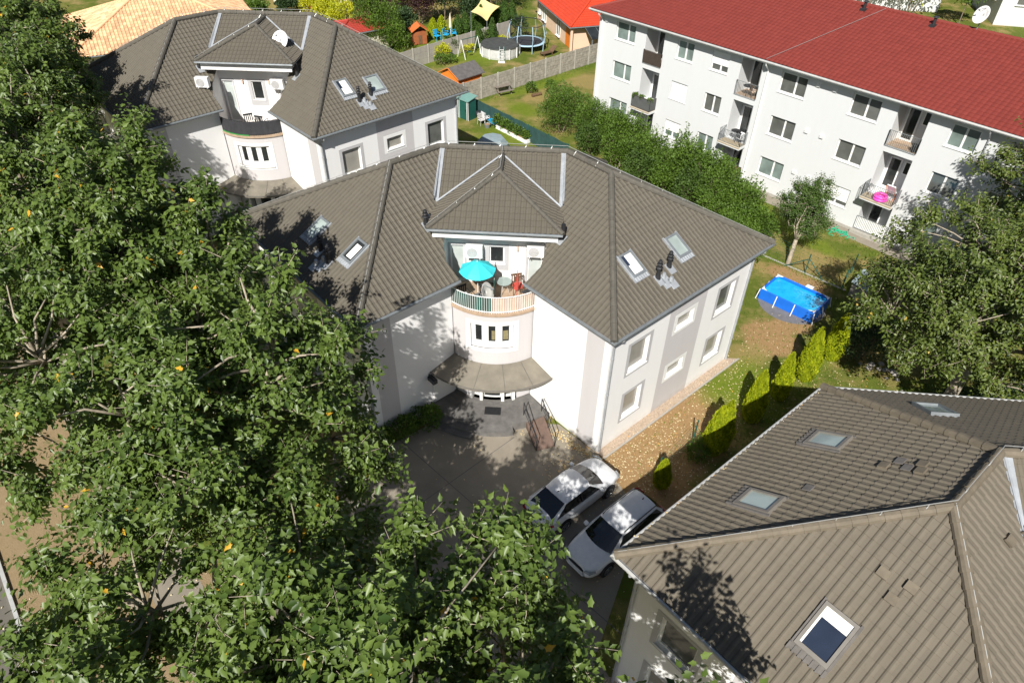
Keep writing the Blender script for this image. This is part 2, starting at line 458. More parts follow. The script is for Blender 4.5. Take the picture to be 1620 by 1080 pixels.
m, nt, bs, out = newmat('lawn'); P = pos(nt)
g = mixc(nt, noise(nt, P, 2.3, 7, .7), (.070, .100, .016), (.140, .165, .026))
dry = mixc(nt, noise(nt, P, 5, 6, .7), (.20, .16, .055), (.36, .27, .11))
g = mixc(nt, ramp(nt, noise(nt, P, .33, 7, .65), [(.47, (0, 0, 0)), (.62, (1, 1, 1))]), g, dry)
brown = mixc(nt, noise(nt, P, 4, 7, .7), (.23, .130, .055), (.42, .28, .14))
g = mixc(nt, blob_mask(nt, P, [(7.2, 22.2, 5.5, 3.0, .75), (6.0, 19.6, 3, 2.6, .7), (14.6, 30.4, 2.2, 1.8, .7), (17.8, 36.6, 2.6, 1.3, -.8), (16.2, 31.6, 1.6, 1.0, 0)]), g, brown)
drym = blob_mask(nt, P, [(4.5, 66.0, 4.5, 3.4, .4), (7.0, 70.5, 3.4, 3.5, .4), (5.5, 62.5, 3.0, 3.0, 0), (19.8, 38.5, 2.0, 2.2, -.8), (17.3, 43.6, 1.5, 1.0, 0), (13.2, 29.0, 1.6, 1.3, .7), (-21, 95, 20, 6, 0)], .5)
g = mixc(nt, math_(nt, 'MULTIPLY', drym, .85), g, dry)
grn = blob_mask(nt, P, [(12.0, 26.8, 1.6, 3.0, -.8), (-1.5, 56.5, 4, 3, .7), (-5, 79, 7, 5, .7), (2.5, 69.3, 8, 1.0, .74), (0.5, 63, 3.0, 1.6, -.8), (16.5, 28.5, 3.2, 1.2, .75), (20.2, 41.0, .9, 3.0, .6), (18.4, 45.0, .9, 2.0, .7), (-10, 84, 9, 5, .6)], .5)
g = mixc(nt, math_(nt, 'MULTIPLY', grn, .8), g, mixc(nt, noise(nt, P, 3, 6, .7), (.075, .125, .010), (.19, .235, .022)))
nt.links.new(g, bs.inputs['Base Color']); bs.inputs['Roughness'].default_value = .95; bs.inputs['Specular IOR Level'].default_value = .1
bump(nt, bs, noise(nt, P, 22, 6, .7), .9, .05)

m, nt, bs, out = newmat('driveway'); P = pos(nt)
c = mixc(nt, noise(nt, P, 1.1, 7, .7), (.205, .178, .138), (.30, .262, .205))
c = mixc(nt, ramp(nt, noise(nt, P, .5, 5, .6), [(.5, (0, 0, 0)), (.68, (.6, .6, .6))]), c, (.19, .165, .13))
nt.links.new(c, bs.inputs['Base Color']); bs.inputs['Roughness'].default_value = .85
bump(nt, bs, noise(nt, P, 45, 4), .3, .01)
m, nt, bs, out = newmat('asphalt'); P = pos(nt)
nt.links.new(mixc(nt, noise(nt, P, 3, 8, .7), (.105, .095, .08), (.155, .14, .115)), bs.inputs['Base Color']); bs.inputs['Roughness'].default_value = .9
bump(nt, bs, noise(nt, P, 90, 3), .4, .01)
m, nt, bs, out = newmat('verge'); P = pos(nt)
c = mixc(nt, noise(nt, P, 2.4, 8, .7), (.22, .15, .075), (.34, .25, .14))
c = mixc(nt, ramp(nt, noise(nt, P, 1.3, 6, .7), [(.56, (0, 0, 0)), (.68, (1, 1, 1))]), c, (.13, .13, .04))
nt.links.new(c, bs.inputs['Base Color']); bs.inputs['Roughness'].default_value = .95
bump(nt, bs, noise(nt, P, 25, 6, .7), .9, .04)
m, nt, bs, out = newmat('gravel'); P = pos(nt)
vo = N(nt, 'ShaderNodeTexVoronoi'); vo.inputs['Scale'].default_value = 16; nt.links.new(P, vo.inputs['Vector'])
c = mixc(nt, vo.outputs['Color'], (.30, .23, .17), (.52, .40, .30))
nt.links.new(c, bs.inputs['Base Color']); bs.inputs['Roughness'].default_value = .95; bump(nt, bs, vo.outputs['Distance'], .8, .03)

def sheet(name, poly, z, mat, kind='structure'):
    mb = MB(); mb.face([(x, y, z) for x, y in poly]); o = mb.build(name, mat); o['kind'] = kind; return o
sheet('ground', [(-700, -60), (700, -60), (700, 1500), (-700, 1500)], 0, MAT['lawn'])
SD = Vector((.66, -.751)); SN = Vector((.751, .66))       # street direction and the normal towards the houses
K0 = Vector((-19.04, 13.75))
def st(a, b): q = K0 + SD * a + SN * b; return (q.x, q.y)
sheet('verge', [st(-60, 0), st(40, 0), st(40, 6.2), st(-60, 6.2)], .004, MAT['verge'])
sheet('road', [st(-60, -7), st(40, -7), st(40, -.12), st(-60, -.12)], .004, MAT['asphalt'])
sheet('pavement', [st(-60, 4.1), st(40, 4.1), st(40, 5.8), st(-60, 5.8)], .010, MAT['driveway'])
kb = MB()
for i in range(-60, 40):
    a = [st(i, -.12), st(i + .985, -.12), st(i + .985, .02), st(i, .02)]; kb.prism(a, 0, .11)
o = kb.build('kerb', MAT['gutter_light']); o['kind'] = 'structure'
DR = [(-9.8, 18.2), (-5.3, 22.3), (-3.6, 23.6), (2.4, 23.5), (4.2, 21.6), (5.3, 19.2), (5.6, 17.6), (3.3, 12.0), (6.5, 6.5), (3.0, -2.5), (-3.4, -2.0), (-9.0, 5.0)]
sheet('driveway', DR, .014, MAT['driveway'])
# joints sawn in the driveway: thin dark grooves
jt = MB()
for a, b in (((-7.9, 20.0), (2.0, 10.2)), ((-5.3, 22.3), (4.6, 12.6)), ((-8.4, 14.2), (.2, 22.6)), ((-4.9, 10.9), (4.2, 19.9))):
    a = Vector((*a, 0)); b = Vector((*b, 0)); d = (b - a).normalized(); n = Vector((-d.y, d.x, 0)) * .018
    jt.face([tuple(q + Vector((0, 0, .018))) for q in (a - n, b - n, b + n, a + n)])
o = jt.build('driveway_joints', MAT['felt_grey']); o['kind'] = 'structure'

simple('olive_curtain', (.23, .20, .10), .7, .25, 12)
simple('dark_grey_frame', (.17, .155, .135), .5, .12)
# ================================================================ villas
VM, VL, VW, VWE, VO, VHE, VHR = 3.08, 2.823, 5.655, 5.787, .493, 7.436, 10.667
B45 = pi / 4
def villa(name, label, loc, rz, near=False, dz=0.0, detail='B'):
    root = thing(name, label, 'villa', loc, rz)
    u = Vector((cos(B45), -sin(B45))); nf = Vector((-sin(B45), -cos(B45)))
    roofmat = MAT['roof_near'] if near else MAT['roof_brown']
    ridgemat = MAT['ridge_near'] if near else MAT['ridge_tile']
    HR = VHR + dz * .9; ZB = -1.0
    def S(v, sd): return (sd * v[0], v[1])
    T2 = Vector((VM, 0)); T = T2 + u * VL
    P1 = T + u * VWE + nf * VW; P2 = T + u * VWE - nf * VW; P3 = Vector((VM + VW * tan(B45 / 2), VW))
    kw = (HR - VHE) / VW
    def zw(x, y, sd):   # height of the wing front slope
        return HR - kw * ((Vector((abs(x), y)) - T2).dot(nf))
    roof = MB(); under = MB()
    prof = ROMAN; tw, th = (.24, .34)
    def rf(pts, down, off=0, org=None):
        tile_face(roof, pts, down, tw, th, prof=prof, u_off=off, origin=org, amp=.038 if near else .034, step=.024)
        under.face([(x, y, z - .02) for x, y, z in pts])
    HD = VHR - .17 + dz; ED = VHR - 1.47 + dz; YD = -5.1; AD = 2.99; YA = -2.05
    kc = .52
    for sd in (1, -1):
        A = lambda v, z: (sd * v[0], v[1], z)
        nn = (sd * nf.x, nf.y); uu = (sd * u.x, u.y)
        rf([A(P1, VHE), A(P2, VHE), A(T, HR)], uu)
        rf([A(P2, VHE), A(P3, VHE), A(T2, HR), A(T, HR)], (-nn[0], -nn[1]))
        E = Vector((1.45, -6.36)); N1 = Vector((2.10, -5.78)); N2 = Vector((2.30, -5.0)); N3 = Vector((2.32, -3.3)); N4 = Vector((2.99, -2.95)); N5 = Vector((2.99, -.09))
        pz = lambda v: A(v, zw(v[0], v[1], sd))
        Et = P1.copy()
        # E lies on the eave line
        te = (E.x - (T2.x + nf.x * VW)) / u.x; E = T2 + nf * VW + u * te
        O_ = A(P1, VHE); rf([A(P1, VHE), A(T, HR), pz(N1), A(E, VHE)], nn, 0, O_)
        rf([A(T, HR), A(T2, HR), pz(N5), pz(N4)], nn, 0, O_)
        rf([A(T, HR), pz(N4), pz(N2), pz(N1)], nn, 0, O_)
        rf([pz(N4), pz(N3), pz(N2)], nn, 0, O_)
        # flashing between wing and middle slope
        fl = MB(); z0 = HR - kc * .1
        fl.tube([A((2.99, -.10), HR - .03), A((2.99, -2.75), zw(2.99, -2.75, 1) + .0)], .055, 6)
        fl.T = None
        for y0, y1 in ((-.1, -2.8),):
            fl.face([A((2.93, y0), HR - kc * abs(y0) + .07), A((2.80, y0), HR - kc * abs(y0) + .075), A((2.80, y1), HR - kc * abs(y1) + .075), A((2.93, y1), HR - kc * abs(y1) + .07)])
            fl.face([A((2.93, y0), HR - kc * abs(y0) + .07), A((3.02, y0), zw(3.02, y0, 1) + .09), A((3.02, y1), zw(3.02, y1, 1) + .09), A((2.93, y1), HR - kc * abs(y1) + .07)])
        fl.build('valley_flashing', MAT['zinc'], root)
    rf([(-P3.x, P3.y, VHE), (P3.x, P3.y, VHE), (VM, 0, HR), (-VM, 0, HR)], (0, 1))
    rf([(-2.99, -2.95, HR - kc * 2.95), (2.99, -2.95, HR - kc * 2.95), (2.99, 0, HR), (-2.99, 0, HR)], (0, -1), .15)
    # dormer roof
    YB = -(HR - HD) / kc
    ks = (HD - ED) / AD
    yb2 = -(HR - ED) / kc
    dm = MB()
    tile_face(dm, [(-AD, YD, ED), (AD, YD, ED), (0, YA, HD)], (0, -1), tw, th, amp=.034, step=.024)
    for sd in (1, -1):
        tile_face(dm, [(sd * AD, YD, ED), (sd * AD, yb2, ED), (0, YB, HD), (0, YA, HD)], (sd, 0), tw, th, amp=.034, step=.024)
        under.face([(sd * AD, YD, ED - .02), (sd * AD, yb2, ED - .02), (0, YB, HD - .02), (0, YA, HD - .02)])
    under.face([(-AD, YD, ED - .02), (AD, YD, ED - .02), (0, YA, HD - .02)])
    dm.build('dormer_roof', roofmat, root)
    for sd in (1, -1):
        fd = MB()
        a = Vector((sd * .12, YB - .05, HD + .02)); b = Vector((sd * AD * .97, yb2 - .02, ED + .10)); w = Vector((0, .10, -.0))
        fd.face([tuple(a - w), tuple(a + w), tuple(b + w), tuple(b - w)]); fd.tube([tuple(a), tuple(b)], .05, 6)
        fd.build('dormer_flashing', MAT['zinc'], root)
    roof.build('roof', roofmat, root)
    under.build('roof_deck', MAT['felt_grey'], root)
    # ridge and hip caps
    rc = MB(); up_ = lambda q, h=.05: (q[0], q[1], q[2] + h)
    lines = [((-VM, 0, HR), (VM, 0, HR))]
    for sd in (1, -1):
        lines += [((sd * T2.x, 0, HR), (sd * T.x, T.y, HR)), ((sd * T.x, T.y, HR), (sd * P1.x, P1.y, VHE)), ((sd * T.x, T.y, HR), (sd * P2.x, P2.y, VHE)), ((sd * T2.x, 0, HR), (sd * P3.x, P3.y, VHE))]
    for a, b in lines: ridge_caps(rc, up_(a), up_(b), .15)
    rc.build('ridge_cap', ridgemat, root)
    rd = MB()
    for sd in (1, -1): ridge_caps(rd, (0, YA, HD + .05), (sd * AD, YD, ED + .05), .11)
    ridge_caps(rd, (0, YA, HD + .05), (0, YB, HD + .05), .13)
    rd.build('dormer_ridge_cap', ridgemat, root)
    # lightning wire with holders along the ridges
    lw = MB()
    wl = [[(-P2.x, P2.y, VHE + .2), (-T.x, T.y, HR + .32), (-VM, 0, HR + .32), (VM, 0, HR + .32), (T.x, T.y, HR + .32), (P2.x, P2.y, VHE + .2)],
          [(0, 0, HR + .32), (0, YA, HD + .28), (-AD, YD, ED + .22)]]
    for w in wl:
        lw.tube(w, .013 if not near else .011, 4)
        for a, b in zip(w, w[1:]):
            a = Vector(a); b = Vector(b); n = max(1, int((b - a).length / 1.05))
            for i in range(n):
                q = a.lerp(b, (i + .4) / n); lw.tube([tuple(q), (q.x, q.y, q.z - .2)], .016, 4)
                lw.tube([(q.x - .11, q.y - .11, q.z - .24), (q.x, q.y, q.z - .08), (q.x + .11, q.y + .11, q.z - .24)], .012, 4)
    for sd in (1, -1):
        q0 = Vector((sd * T.x, T.y, HR)); q1 = Vector((sd * P1.x, P1.y, VHE))
        if sd == -1: lw.tube([tuple(q0 + Vector((.0, 0, .2))), tuple(q1 + Vector((0, 0, .2)))], .013, 4)
    lw.build('lightning_wire', MAT['wire'], root)
    # soffit and fascia
    sf = MB(); zf = VHE - .17
    for sd in (1, -1):
        A = lambda v: (sd * v[0], v[1])
        E = T2 + nf * VW + u * 3.35
        Wf = lambda t, o: T2 + nf * (VW - o) + u * t
        strip = [(E, P1), (P1, P2), (P2, P3)]
        inner = [Wf(3.5, VO + .1), T + u * (VWE - VO - .1) + nf * (VW - VO - .1), T + u * (VWE - VO - .1) - nf * (VW - VO - .1), P3 + Vector((0, -VO - .1))]
        outer = [E, P1, P2, P3]
        for i in range(3):
            q = [outer[i], outer[i + 1], inner[i + 1], inner[i]]
            for z in (zf, zf + .03): sf.face([(*A(v), z) for v in q])
            a, b = outer[i], outer[i + 1]
            sf.face([(*A(a), zf), (*A(b), zf), (*A(b), VHE - .005), (*A(a), VHE - .005)])
    for z in (zf, zf + .03): sf.face([(-P3.x, P3.y, z), (P3.x, P3.y, z), (P3.x, P3.y - VO - .1, z), (-P3.x, P3.y - VO - .1, z)])
    sf.face([(-P3.x, P3.y, zf), (P3.x, P3.y, zf), (P3.x, P3.y, VHE - .005), (-P3.x, P3.y, VHE - .005)])
    sf.build('soffit', MAT['soffit_grey'], root)
    gt = MB()
    for sd in (1, -1):
        E = T2 + nf * VW + u * 3.35
        pts = [E + nf * .07, P1 + nf * .07 + u * .07, P2 - nf * .07 + u * .07, P3 + Vector((0, .07))]
        gt.tube([(sd * p.x, p.y, VHE - .05) for p in pts], .075, 8)
    gt.tube([(-P3.x, P3.y + .07, VHE - .05), (P3.x, P3.y + .07, VHE - .05)], .075, 8)
    gt.tube([(-AD, YD - .06, ED - .03), (AD, YD - .06, ED - .03)], .065, 8)
    gt.build('gutter', MAT['gutter_grey'] if not near else MAT['gutter_light'], root)
    # walls
    wl = MB(); WO = VW - VO; L1 = VL + VWE - VO
    def Ff(sd): # wing front wall
        P = T2 + nf * WO; return frame((sd * P.x, P.y, 0), (sd * u.x, u.y, 0), (sd * nf.x, nf.y, 0))
    def Fe(sd): # end wall, along + = towards the back
        P = T + u * (VWE - VO); return frame((sd * P.x, P.y, 0), (-sd * nf.x, -nf.y, 0), (sd * u.x, u.y, 0))
    ztop = VHE - .15
    big = [(-3.76, -2.47, 4.25, 5.86), (-3.66, -2.43, 1.26, 2.84), (2.68, 3.98, 4.22, 5.82), (2.68, 3.98, 1.16, 2.68)]
    sml = [(-.52, .70, 4.98, 5.74), (-.52, .70, 1.98, 2.72)]
    for sd in (1, -1):
        F = Ff(sd); grid_wall(wl, F, 3.48, L1, ZB, ztop, [])
        F = Fe(sd); grid_wall(wl, F, -WO, WO, ZB, ztop, big + sml, depth=.24)
        wf = T2 - nf * (VW - VO)
        a = T + u * (VWE - VO) - nf * WO; b = Vector((VM + WO * tan(B45 / 2), WO))
        wl.face([(sd * a.x, a.y, ZB), (sd * b.x, b.y, ZB), (sd * b.x, b.y, ztop), (sd * a.x, a.y, ztop)])
    bx = VM + WO * tan(B45 / 2)
    wl.face([(-bx, WO, ZB), (bx, WO, ZB), (bx, WO, ztop), (-bx, WO, ztop)])
    wl.build('wall', MAT['wall_white'], root)
    # painted bands on the walls (2 mm proud)
    for sd in (1, -1):
        band = MB()
        F = Ff(sd); grid_wall(band, lambda a, d, z: F(a, d + .003, z), 6.78, 7.78, ZB, ztop, [])
        band.build('wall_band', MAT['wall_grey'], root); band = MB()
        G = Fe(sd); grid_wall(band, lambda a, d, z: G(a, d + .003, z), -1.2, 1.54, ZB, ztop, [(-.76, .94, 4.78, 5.96), (-.76, .94, 1.76, 2.92)])
        band.build('wall_band', MAT['wall_grey'], root)
    for sd in (1, -1):
        G = Fe(sd)
        for a, b, c, d in big:
            sr = MB(); grid_wall(sr, lambda p, e, z: G(p, e + .012, z), a - .20, b + .20, c - .20, d + .17, [(a, b, c, d)], depth=.02); sr.build('window_surround', MAT['surround_grey'], root)
        for a, b, c, d in sml:
            sw = MB(); grid_wall(sw, lambda p, e, z: G(p, e + .012, z), a - .22, b + .22, c - .20, d + .20, [(a, b, c, d)], depth=.02); sw.build('window_surround', MAT['white_paint'], root)
    for sd in (1, -1):
        G = Fe(sd)
        for k, (a, b, c, d) in enumerate(big): window(root, G, a, b, c, d, MAT['white_paint'], MAT['glass_blind'] if k != 2 else MAT['glass_grey'], depth=.15, fw_=.085)
        for a, b, c, d in sml: window(root, G, a, b, c, d, MAT['white_paint'], MAT['glass_blind'], depth=.14, fw_=.07)
    # plinth strip with kerb
    for sd in (1, -1):
        pl = MB()
        a = T + u * (VWE - VO) + nf * (WO + .0); b = T + u * (VWE - VO) - nf * WO
        pa = [a, b, b + u * .48 - nf * .48, a + u * .48]
        pl.prism([(sd * p.x, p.y) for p in (pa if sd == 1 else pa[::-1])], ZB, .03 - loc[2])
        pl.build('gravel_strip', MAT['gravel'], root)
    for sd in (1, -1):
        kb_ = MB()
        a = T + u * (VWE - VO + .48) + nf * WO; b = T + u * (VWE - VO + .48) - nf * (WO + .48)
        pa = [a, b, b + u * .07, a + u * .07]
        kb_.prism([(sd * p.x, p.y) for p in (pa if sd == 1 else pa[::-1])], ZB, .07 - loc[2])
        kb_.build('strip_kerb', MAT['plinth'], root)
    # downpipes
    for sd in (1, -1):
        for w, hz in ((T + u * (VWE - VO + .08) + nf * (WO - .10), VHE), (T + u * (VWE - VO + .08) - nf * (WO - .12), VHE)):
            dp = MB(); e = w + u * (VO - .05)
            dp.tube([(sd * e.x, e.y, hz - .1), (sd * e.x, e.y, hz - .26), (sd * w.x, w.y, hz - .62), (sd * w.x, w.y, -loc[2] + .05)], .055, 8)
            for z in (1.6, 3.8, 5.9): dp.cyl((sd * w.x, w.y, z), (sd * w.x, w.y, z + .05), .07)
            dp.build('downpipe', MAT['zinc'], root)
    # ---------------- bay tower
    CY, RB = -3.81, 2.92
    def Fb(a, d, z): th_ = a / RB; return ((RB + d) * sin(th_), CY - (RB + d) * cos(th_), z)
    U = RB * radians(41.2); cuts = [U * (i / 12 - 1) for i in range(25)]
    bw = MB(); WZ0, WZ1, WU = 3.86, 5.22, 1.02
    grid_wall(bw, Fb, -U, U, ZB, 5.80, [(-WU, WU, WZ0, WZ1), (-1.25, 1.25, .46, 2.35)], cuts, depth=.22)
    bw.build('bay_wall', MAT['wall_grey'], root)
    bs_ = MB(); grid_wall(bs_, lambda a, d, z: Fb(a, d + .02, z), -1.26, 1.26, 3.62, 5.44, [(-WU, WU, WZ0, WZ1)], cuts, depth=.03)
    fbox(bs_, Fb, -WU - .1, WU + .1, -.02, .10, WZ0 - .07, WZ0, 10)
    bs_.build('bay_window_surround', MAT['white_paint'], root)
    fr = MB(); fd_ = -.16
    fbox(fr, Fb, -WU, WU, fd_ - .05, fd_ + .04, WZ0, WZ0 + .30, 10); fbox(fr, Fb, -WU, WU, fd_ - .05, fd_ + .04, WZ1 - .12, WZ1, 10)
    for a, b in ((-WU, -.82), (-.50, -.17), (.17, .50), (.84, WU)): fbox(fr, Fb, a, b, fd_ - .05, fd_ + .045, WZ0 + .30, WZ1 - .12, 2)
    bwn = fr.build('window', MAT['white_paint'], root)
    for a, b in ((-.82, -.50), (-.17, .17), (.50, .84)):
        g_ = MB(); grid_wall(g_, lambda q, d, z: Fb(q, d + fd_ - .01, z), a, b, WZ0 + .30, WZ1 - .12, []); g_.build('pane', MAT['glass_dark'], bwn)
    if detail == 'B':
        for a, b in ((-.02, .14), (.55, .80)):
            g_ = MB(); grid_wall(g_, lambda q, d, z: Fb(q, d + fd_ - .004, z), a, b, WZ0 + .40, WZ1 - .42, []); g_.build('curtain', MAT['olive_curtain'], bwn)
    # ground-floor lobby glazing
    lf = MB(); grid_wall(lf, lambda q, d, z: Fb(q, d - .2, z), -1.25, 1.25, .46, 2.35, [(-.98, -.62, .6, 2.2), (-.42, .42, .52, 2.2), (.62, .98, .6, 2.2)], cuts, depth=.06)
    for a in (-1.05, -.52, .52, 1.05): fbox(lf, Fb, a - .07, a + .07, -.2, .12, .46, 2.35)
    ent = lf.build('entrance_frame', MAT['white_paint'], root)
    dr = MB(); grid_wall(dr, lambda q, d, z: Fb(q, d - .25, z), -.98, .98, .5, 2.22, [], cuts); dr.build('pane', MAT['glass_dark'], ent)
    # terrace slab, curb, floor
    sb = MB(); ring = [Fb(U * (i / 14 - 1) * 1.0, .10, 0) for i in range(29)]; rin = [Fb(U * (i / 14 - 1), -.34, 0) for i in range(29)]
    for i in range(28):
        a, b, c, d = ring[i], ring[i + 1], rin[i + 1], rin[i]
        sb.prism([(a[0], a[1]), (b[0], b[1]), (c[0], c[1]), (d[0], d[1])], 5.80, 5.93)
    sb.build('terrace_curb', MAT['terrace_tile'], root)
    tf = MB(); fl = [(p[0], p[1], 5.62) for p in rin] + [(2.10, -5.78, 5.62), (2.30, -5.0, 5.62), (2.30, -3.8, 5.62), (-2.30, -3.8, 5.62), (-2.30, -5.0, 5.62), (-2.10, -5.78, 5.62)]
    tf.face(fl)
    tf.build('terrace_floor', MAT['terrace_tile'], root)
    for sd in (1, -1):
        sw_ = MB()
        A = lambda x, y, z: (sd * x, y, z)
        for (a, b) in (((1.90, -6.02), (2.12, -5.78)), ((2.12, -5.78), (2.32, -5.0)), ((2.32, -5.0), (2.32, -3.3))):
            sw_.face([A(*a, 5.5), A(*b, 5.5), A(*b, zw(b[0], b[1], 1) - .03), A(*a, zw(a[0], a[1], 1) - .03)])
        sw_.build('terrace_side_wall', MAT['wall_white'], root)
    # dormer body
    D = dz
    Fd = lambda a, d, z: (a, -3.9 - d, z)
    dw = MB()
    ops = [(-2.18, -1.52, 5.66, 7.66 + D), (-.34, .36, 6.74 + D * .6, 7.66 + D), (1.46, 2.16, 5.66, 7.62 + D)]
    grid_wall(dw, Fd, -2.32, 2.32, 5.5, ED - .35, ops, depth=.14)
    for sd in (1, -1):
        dw.face([(sd * 2.32, -3.9, 5.5), (sd * 2.32, -1.0, 5.5), (sd * 2.32, -1.0, ED), (sd * 2.32, -3.9, ED)])
        dw.box(*sorted((sd * 2.34, sd * 2.62)), -4.6, -1.2, ED - .42, ED - .10)
    dw.build('dormer_wall', MAT['wall_white'], root)
    for a, b, c, d in ops:
        dg = MB()
        zz = c if c > 6 else c + .01
        grid_wall(dg, lambda p, e, z: Fd(p, e + .01, z), a - (.22 if c > 6 else .10), b + (.22 if c > 6 else .10), zz - (.36 if c > 6 else 0), d + .15, [(a, b, zz, d)], depth=.02)
        dg.build('dormer_band', MAT['surround_grey'], root)
    window(root, Fd, *ops[1], MAT['white_paint'], MAT['glass_dark'], depth=.10, fw_=.06)
    for q in (0, 2): window(root, Fd, *ops[q], MAT['white_paint'], MAT['glass_light'], depth=.10, fw_=.06, sill=False)
    bm_ = MB(); bm_.box(-2.80, 2.80, -4.92, -4.72, ED - .52, ED - .12)
    bm_.box(-2.80, 2.80, -4.72, -3.90, ED - .36, ED - .30)
    bm_.build('dormer_fascia', MAT['white_paint'], root)
    sf2 = MB(); sf2.box(-AD, AD, YD, -4.9, ED - .10, ED - .03)
    for sd in (1, -1): sf2.box(*sorted((sd * 2.62, sd * AD)), -5.0, -1.6, ED - .10, ED - .03)
    sf2.build('dormer_soffit', MAT['soffit_grey'], root)
    # canopy over the entrance
    cp = MB(); K = 22; A0, A1 = radians(-42.4), radians(42.4)
    for i in range(K):
        a, b = A0 + (A1 - A0) * i / K, A0 + (A1 - A0) * (i + 1) / K
        P_ = lambda th_, r, z: (r * sin(th_), CY - .03 - r * cos(th_), z)
        ri, ro = 2.93, 4.42
        b0 = cp.p(P_(a, ri, 2.78), P_(b, ri, 2.78), P_(b, ro, 2.44), P_(a, ro, 2.44), P_(a, ri, 2.90), P_(b, ri, 2.90), P_(b, ro, 2.54), P_(a, ro, 2.54))
        for q in ((3, 2, 1, 0), (4, 5, 6, 7), (2, 3, 7, 6), (0, 1, 5, 4)): cp.idx([b0 + k for k in q])
        if i == 0: cp.idx([b0 + k for k in (3, 0, 4, 7)])
        if i == K - 1: cp.idx([b0 + k for k in (1, 2, 6, 5)])
    can = cp.build('canopy', MAT['canopy_concrete'], root)
    for th_ in (-.46, -.17, .17, .48):
        cj = MB(); a = (2.95 * sin(th_), CY - .03 - 2.95 * cos(th_), 2.905); b = (4.41 * sin(th_), CY - .03 - 4.41 * cos(th_), 2.548); cj.tube([a, b], .014, 4); cj.build('canopy_seam', MAT['felt_grey'], can)
    cj = MB(); cj.tube([((4.42 * sin(t_)), CY - .03 - 4.42 * cos(t_), 2.545) for t_ in np.linspace(A0, A1, 23)], .03, 5)
    cj.build('canopy_edge', MAT['felt_grey'], can)
    # steps
    def arc_plate(mb, R_, a0, a1, z0, z1, k=24):
        pts = [(R_ * sin(a0 + (a1 - a0) * i / k), CY - R_ * cos(a0 + (a1 - a0) * i / k)) for i in range(k + 1)]
        mb.prism(pts + [(0, CY)], z0, z1)
    sp_ = MB(); arc_plate(sp_, 4.62, radians(-44), radians(38), ZB, .46); arc_plate(sp_, 4.98, radians(-45), radians(14), ZB, .30); arc_plate(sp_, 5.30, radians(-46), radians(-8), ZB, .14)
    sp_.build('entrance_steps', MAT['step_stone'], root)
    mt = MB(); mt.box(-.3, .5, -7.75, -7.25, .461, .48); mt.build('door_mat', MAT['black_plastic'], root)
    rp = MB(); d = Vector((.36, -.93)); s_ = Vector((.93, .36)); c0 = Vector((2.15, -7.72))
    q = [c0 - s_ * .48, c0 + s_ * .48, c0 + s_ * .48 + d * 1.75, c0 - s_ * .48 + d * 1.75]
    b0 = rp.p(*[(v.x, v.y, z) for v, z in zip(q, (.45, .45, .03, .03))], *[(v.x, v.y, -.3) for v in q])
    for f_ in ((0, 1, 2, 3), (0, 4, 5, 1), (1, 5, 6, 2), (2, 6, 7, 3), (3, 7, 4, 0)): rp.idx([b0 + k for k in f_])
    rp.build('ramp', MAT['ramp_brown'], root)
    for s0 in (-.46, .46):
        rl = MB(); a = c0 + s_ * s0 - d * .25; b = a + d * 1.95
        A3 = lambda v, z: (v.x, v.y, z)
        rl.tube([A3(a, .45), A3(a, 1.32), A3(b, .92), A3(b, .05)], .024, 6); rl.tube([A3(a, .85), A3(b, .5)], .016, 6)
        mid = a.lerp(b, .5); rl.tube([A3(mid, .2), A3(mid, 1.12)], .018, 6)
        rl.build('ramp_handrail', MAT['black_metal'], root)
    # white board and lamp on the left wing wall
    F = Ff(-1)
    wb = MB(); fbox(wb, F, 3.62, 4.86, .02, .07, .5, 2.05); wb.build('side_board', MAT['wall_white'], root)
    lm = MB(); fbox(lm, F, 4.90, 5.14, .02, .5, 2.12, 2.36); fbox(lm, F, 4.98, 5.06, .0, .6, 2.36, 2.44); lm.build('wall_lamp', MAT['black_metal'], root)
    # railing
    rail = MB(); RR = .02; zs0, zs1 = 5.99, 6.83; UU = U * .985
    for z in (zs0 + .03, zs1): rail.tube([Fb(UU * (i / 16 - 1), RR, z) for i in range(33)], .022, 6)
    n = 38
    for i in range(n + 1):
        a = UU * (2 * i / n - 1); rail.tube([Fb(a, RR, zs0 - .06), Fb(a, RR, zs1)], .022 if i % 19 == 0 else .011, 5)
    rail_o = rail.build('railing', MAT['white_paint'] if detail != 'A' else MAT['black_metal'], root)
    def screen(nm, a0, a1, mat_, d_=-.05, z0=zs0, z1=zs1 - .02, wav=0):
        s2 = MB(); k = 40
        for i in range(k):
            a, b = a0 + (a1 - a0) * i / k, a0 + (a1 - a0) * (i + 1) / k
            da, db = d_ + wav * sin(i * 1.9), d_ + wav * sin((i + 1) * 1.9)
            s2.face([Fb(a, da, z0), Fb(b, db, z0), Fb(b, db, z1), Fb(a, da, z1)])
        s2.build(nm, mat_, rail_o)
    if detail == 'A':
        screen('reed_screen', -UU, UU, MAT['dark_cloth'], .035, wav=.012)
        gr = MB(); gr.prism([Fb(UU * (i / 16 - 1), .06, 0)[:2] for i in range(17)] + [Fb(-UU * i / 16, -.08, 0)[:2] for i in range(17)], 5.94, 6.0)
        gr.build('artificial_grass', MAT['wood_brown'] if False else simple('turf_green', (.03, .25, .05), .9), root)
    else:
        screen('green_screen', -UU, -.02, MAT['green_metal'])
        screen('beige_screen', .04, UU, MAT['beige_fabric'], wav=.01)
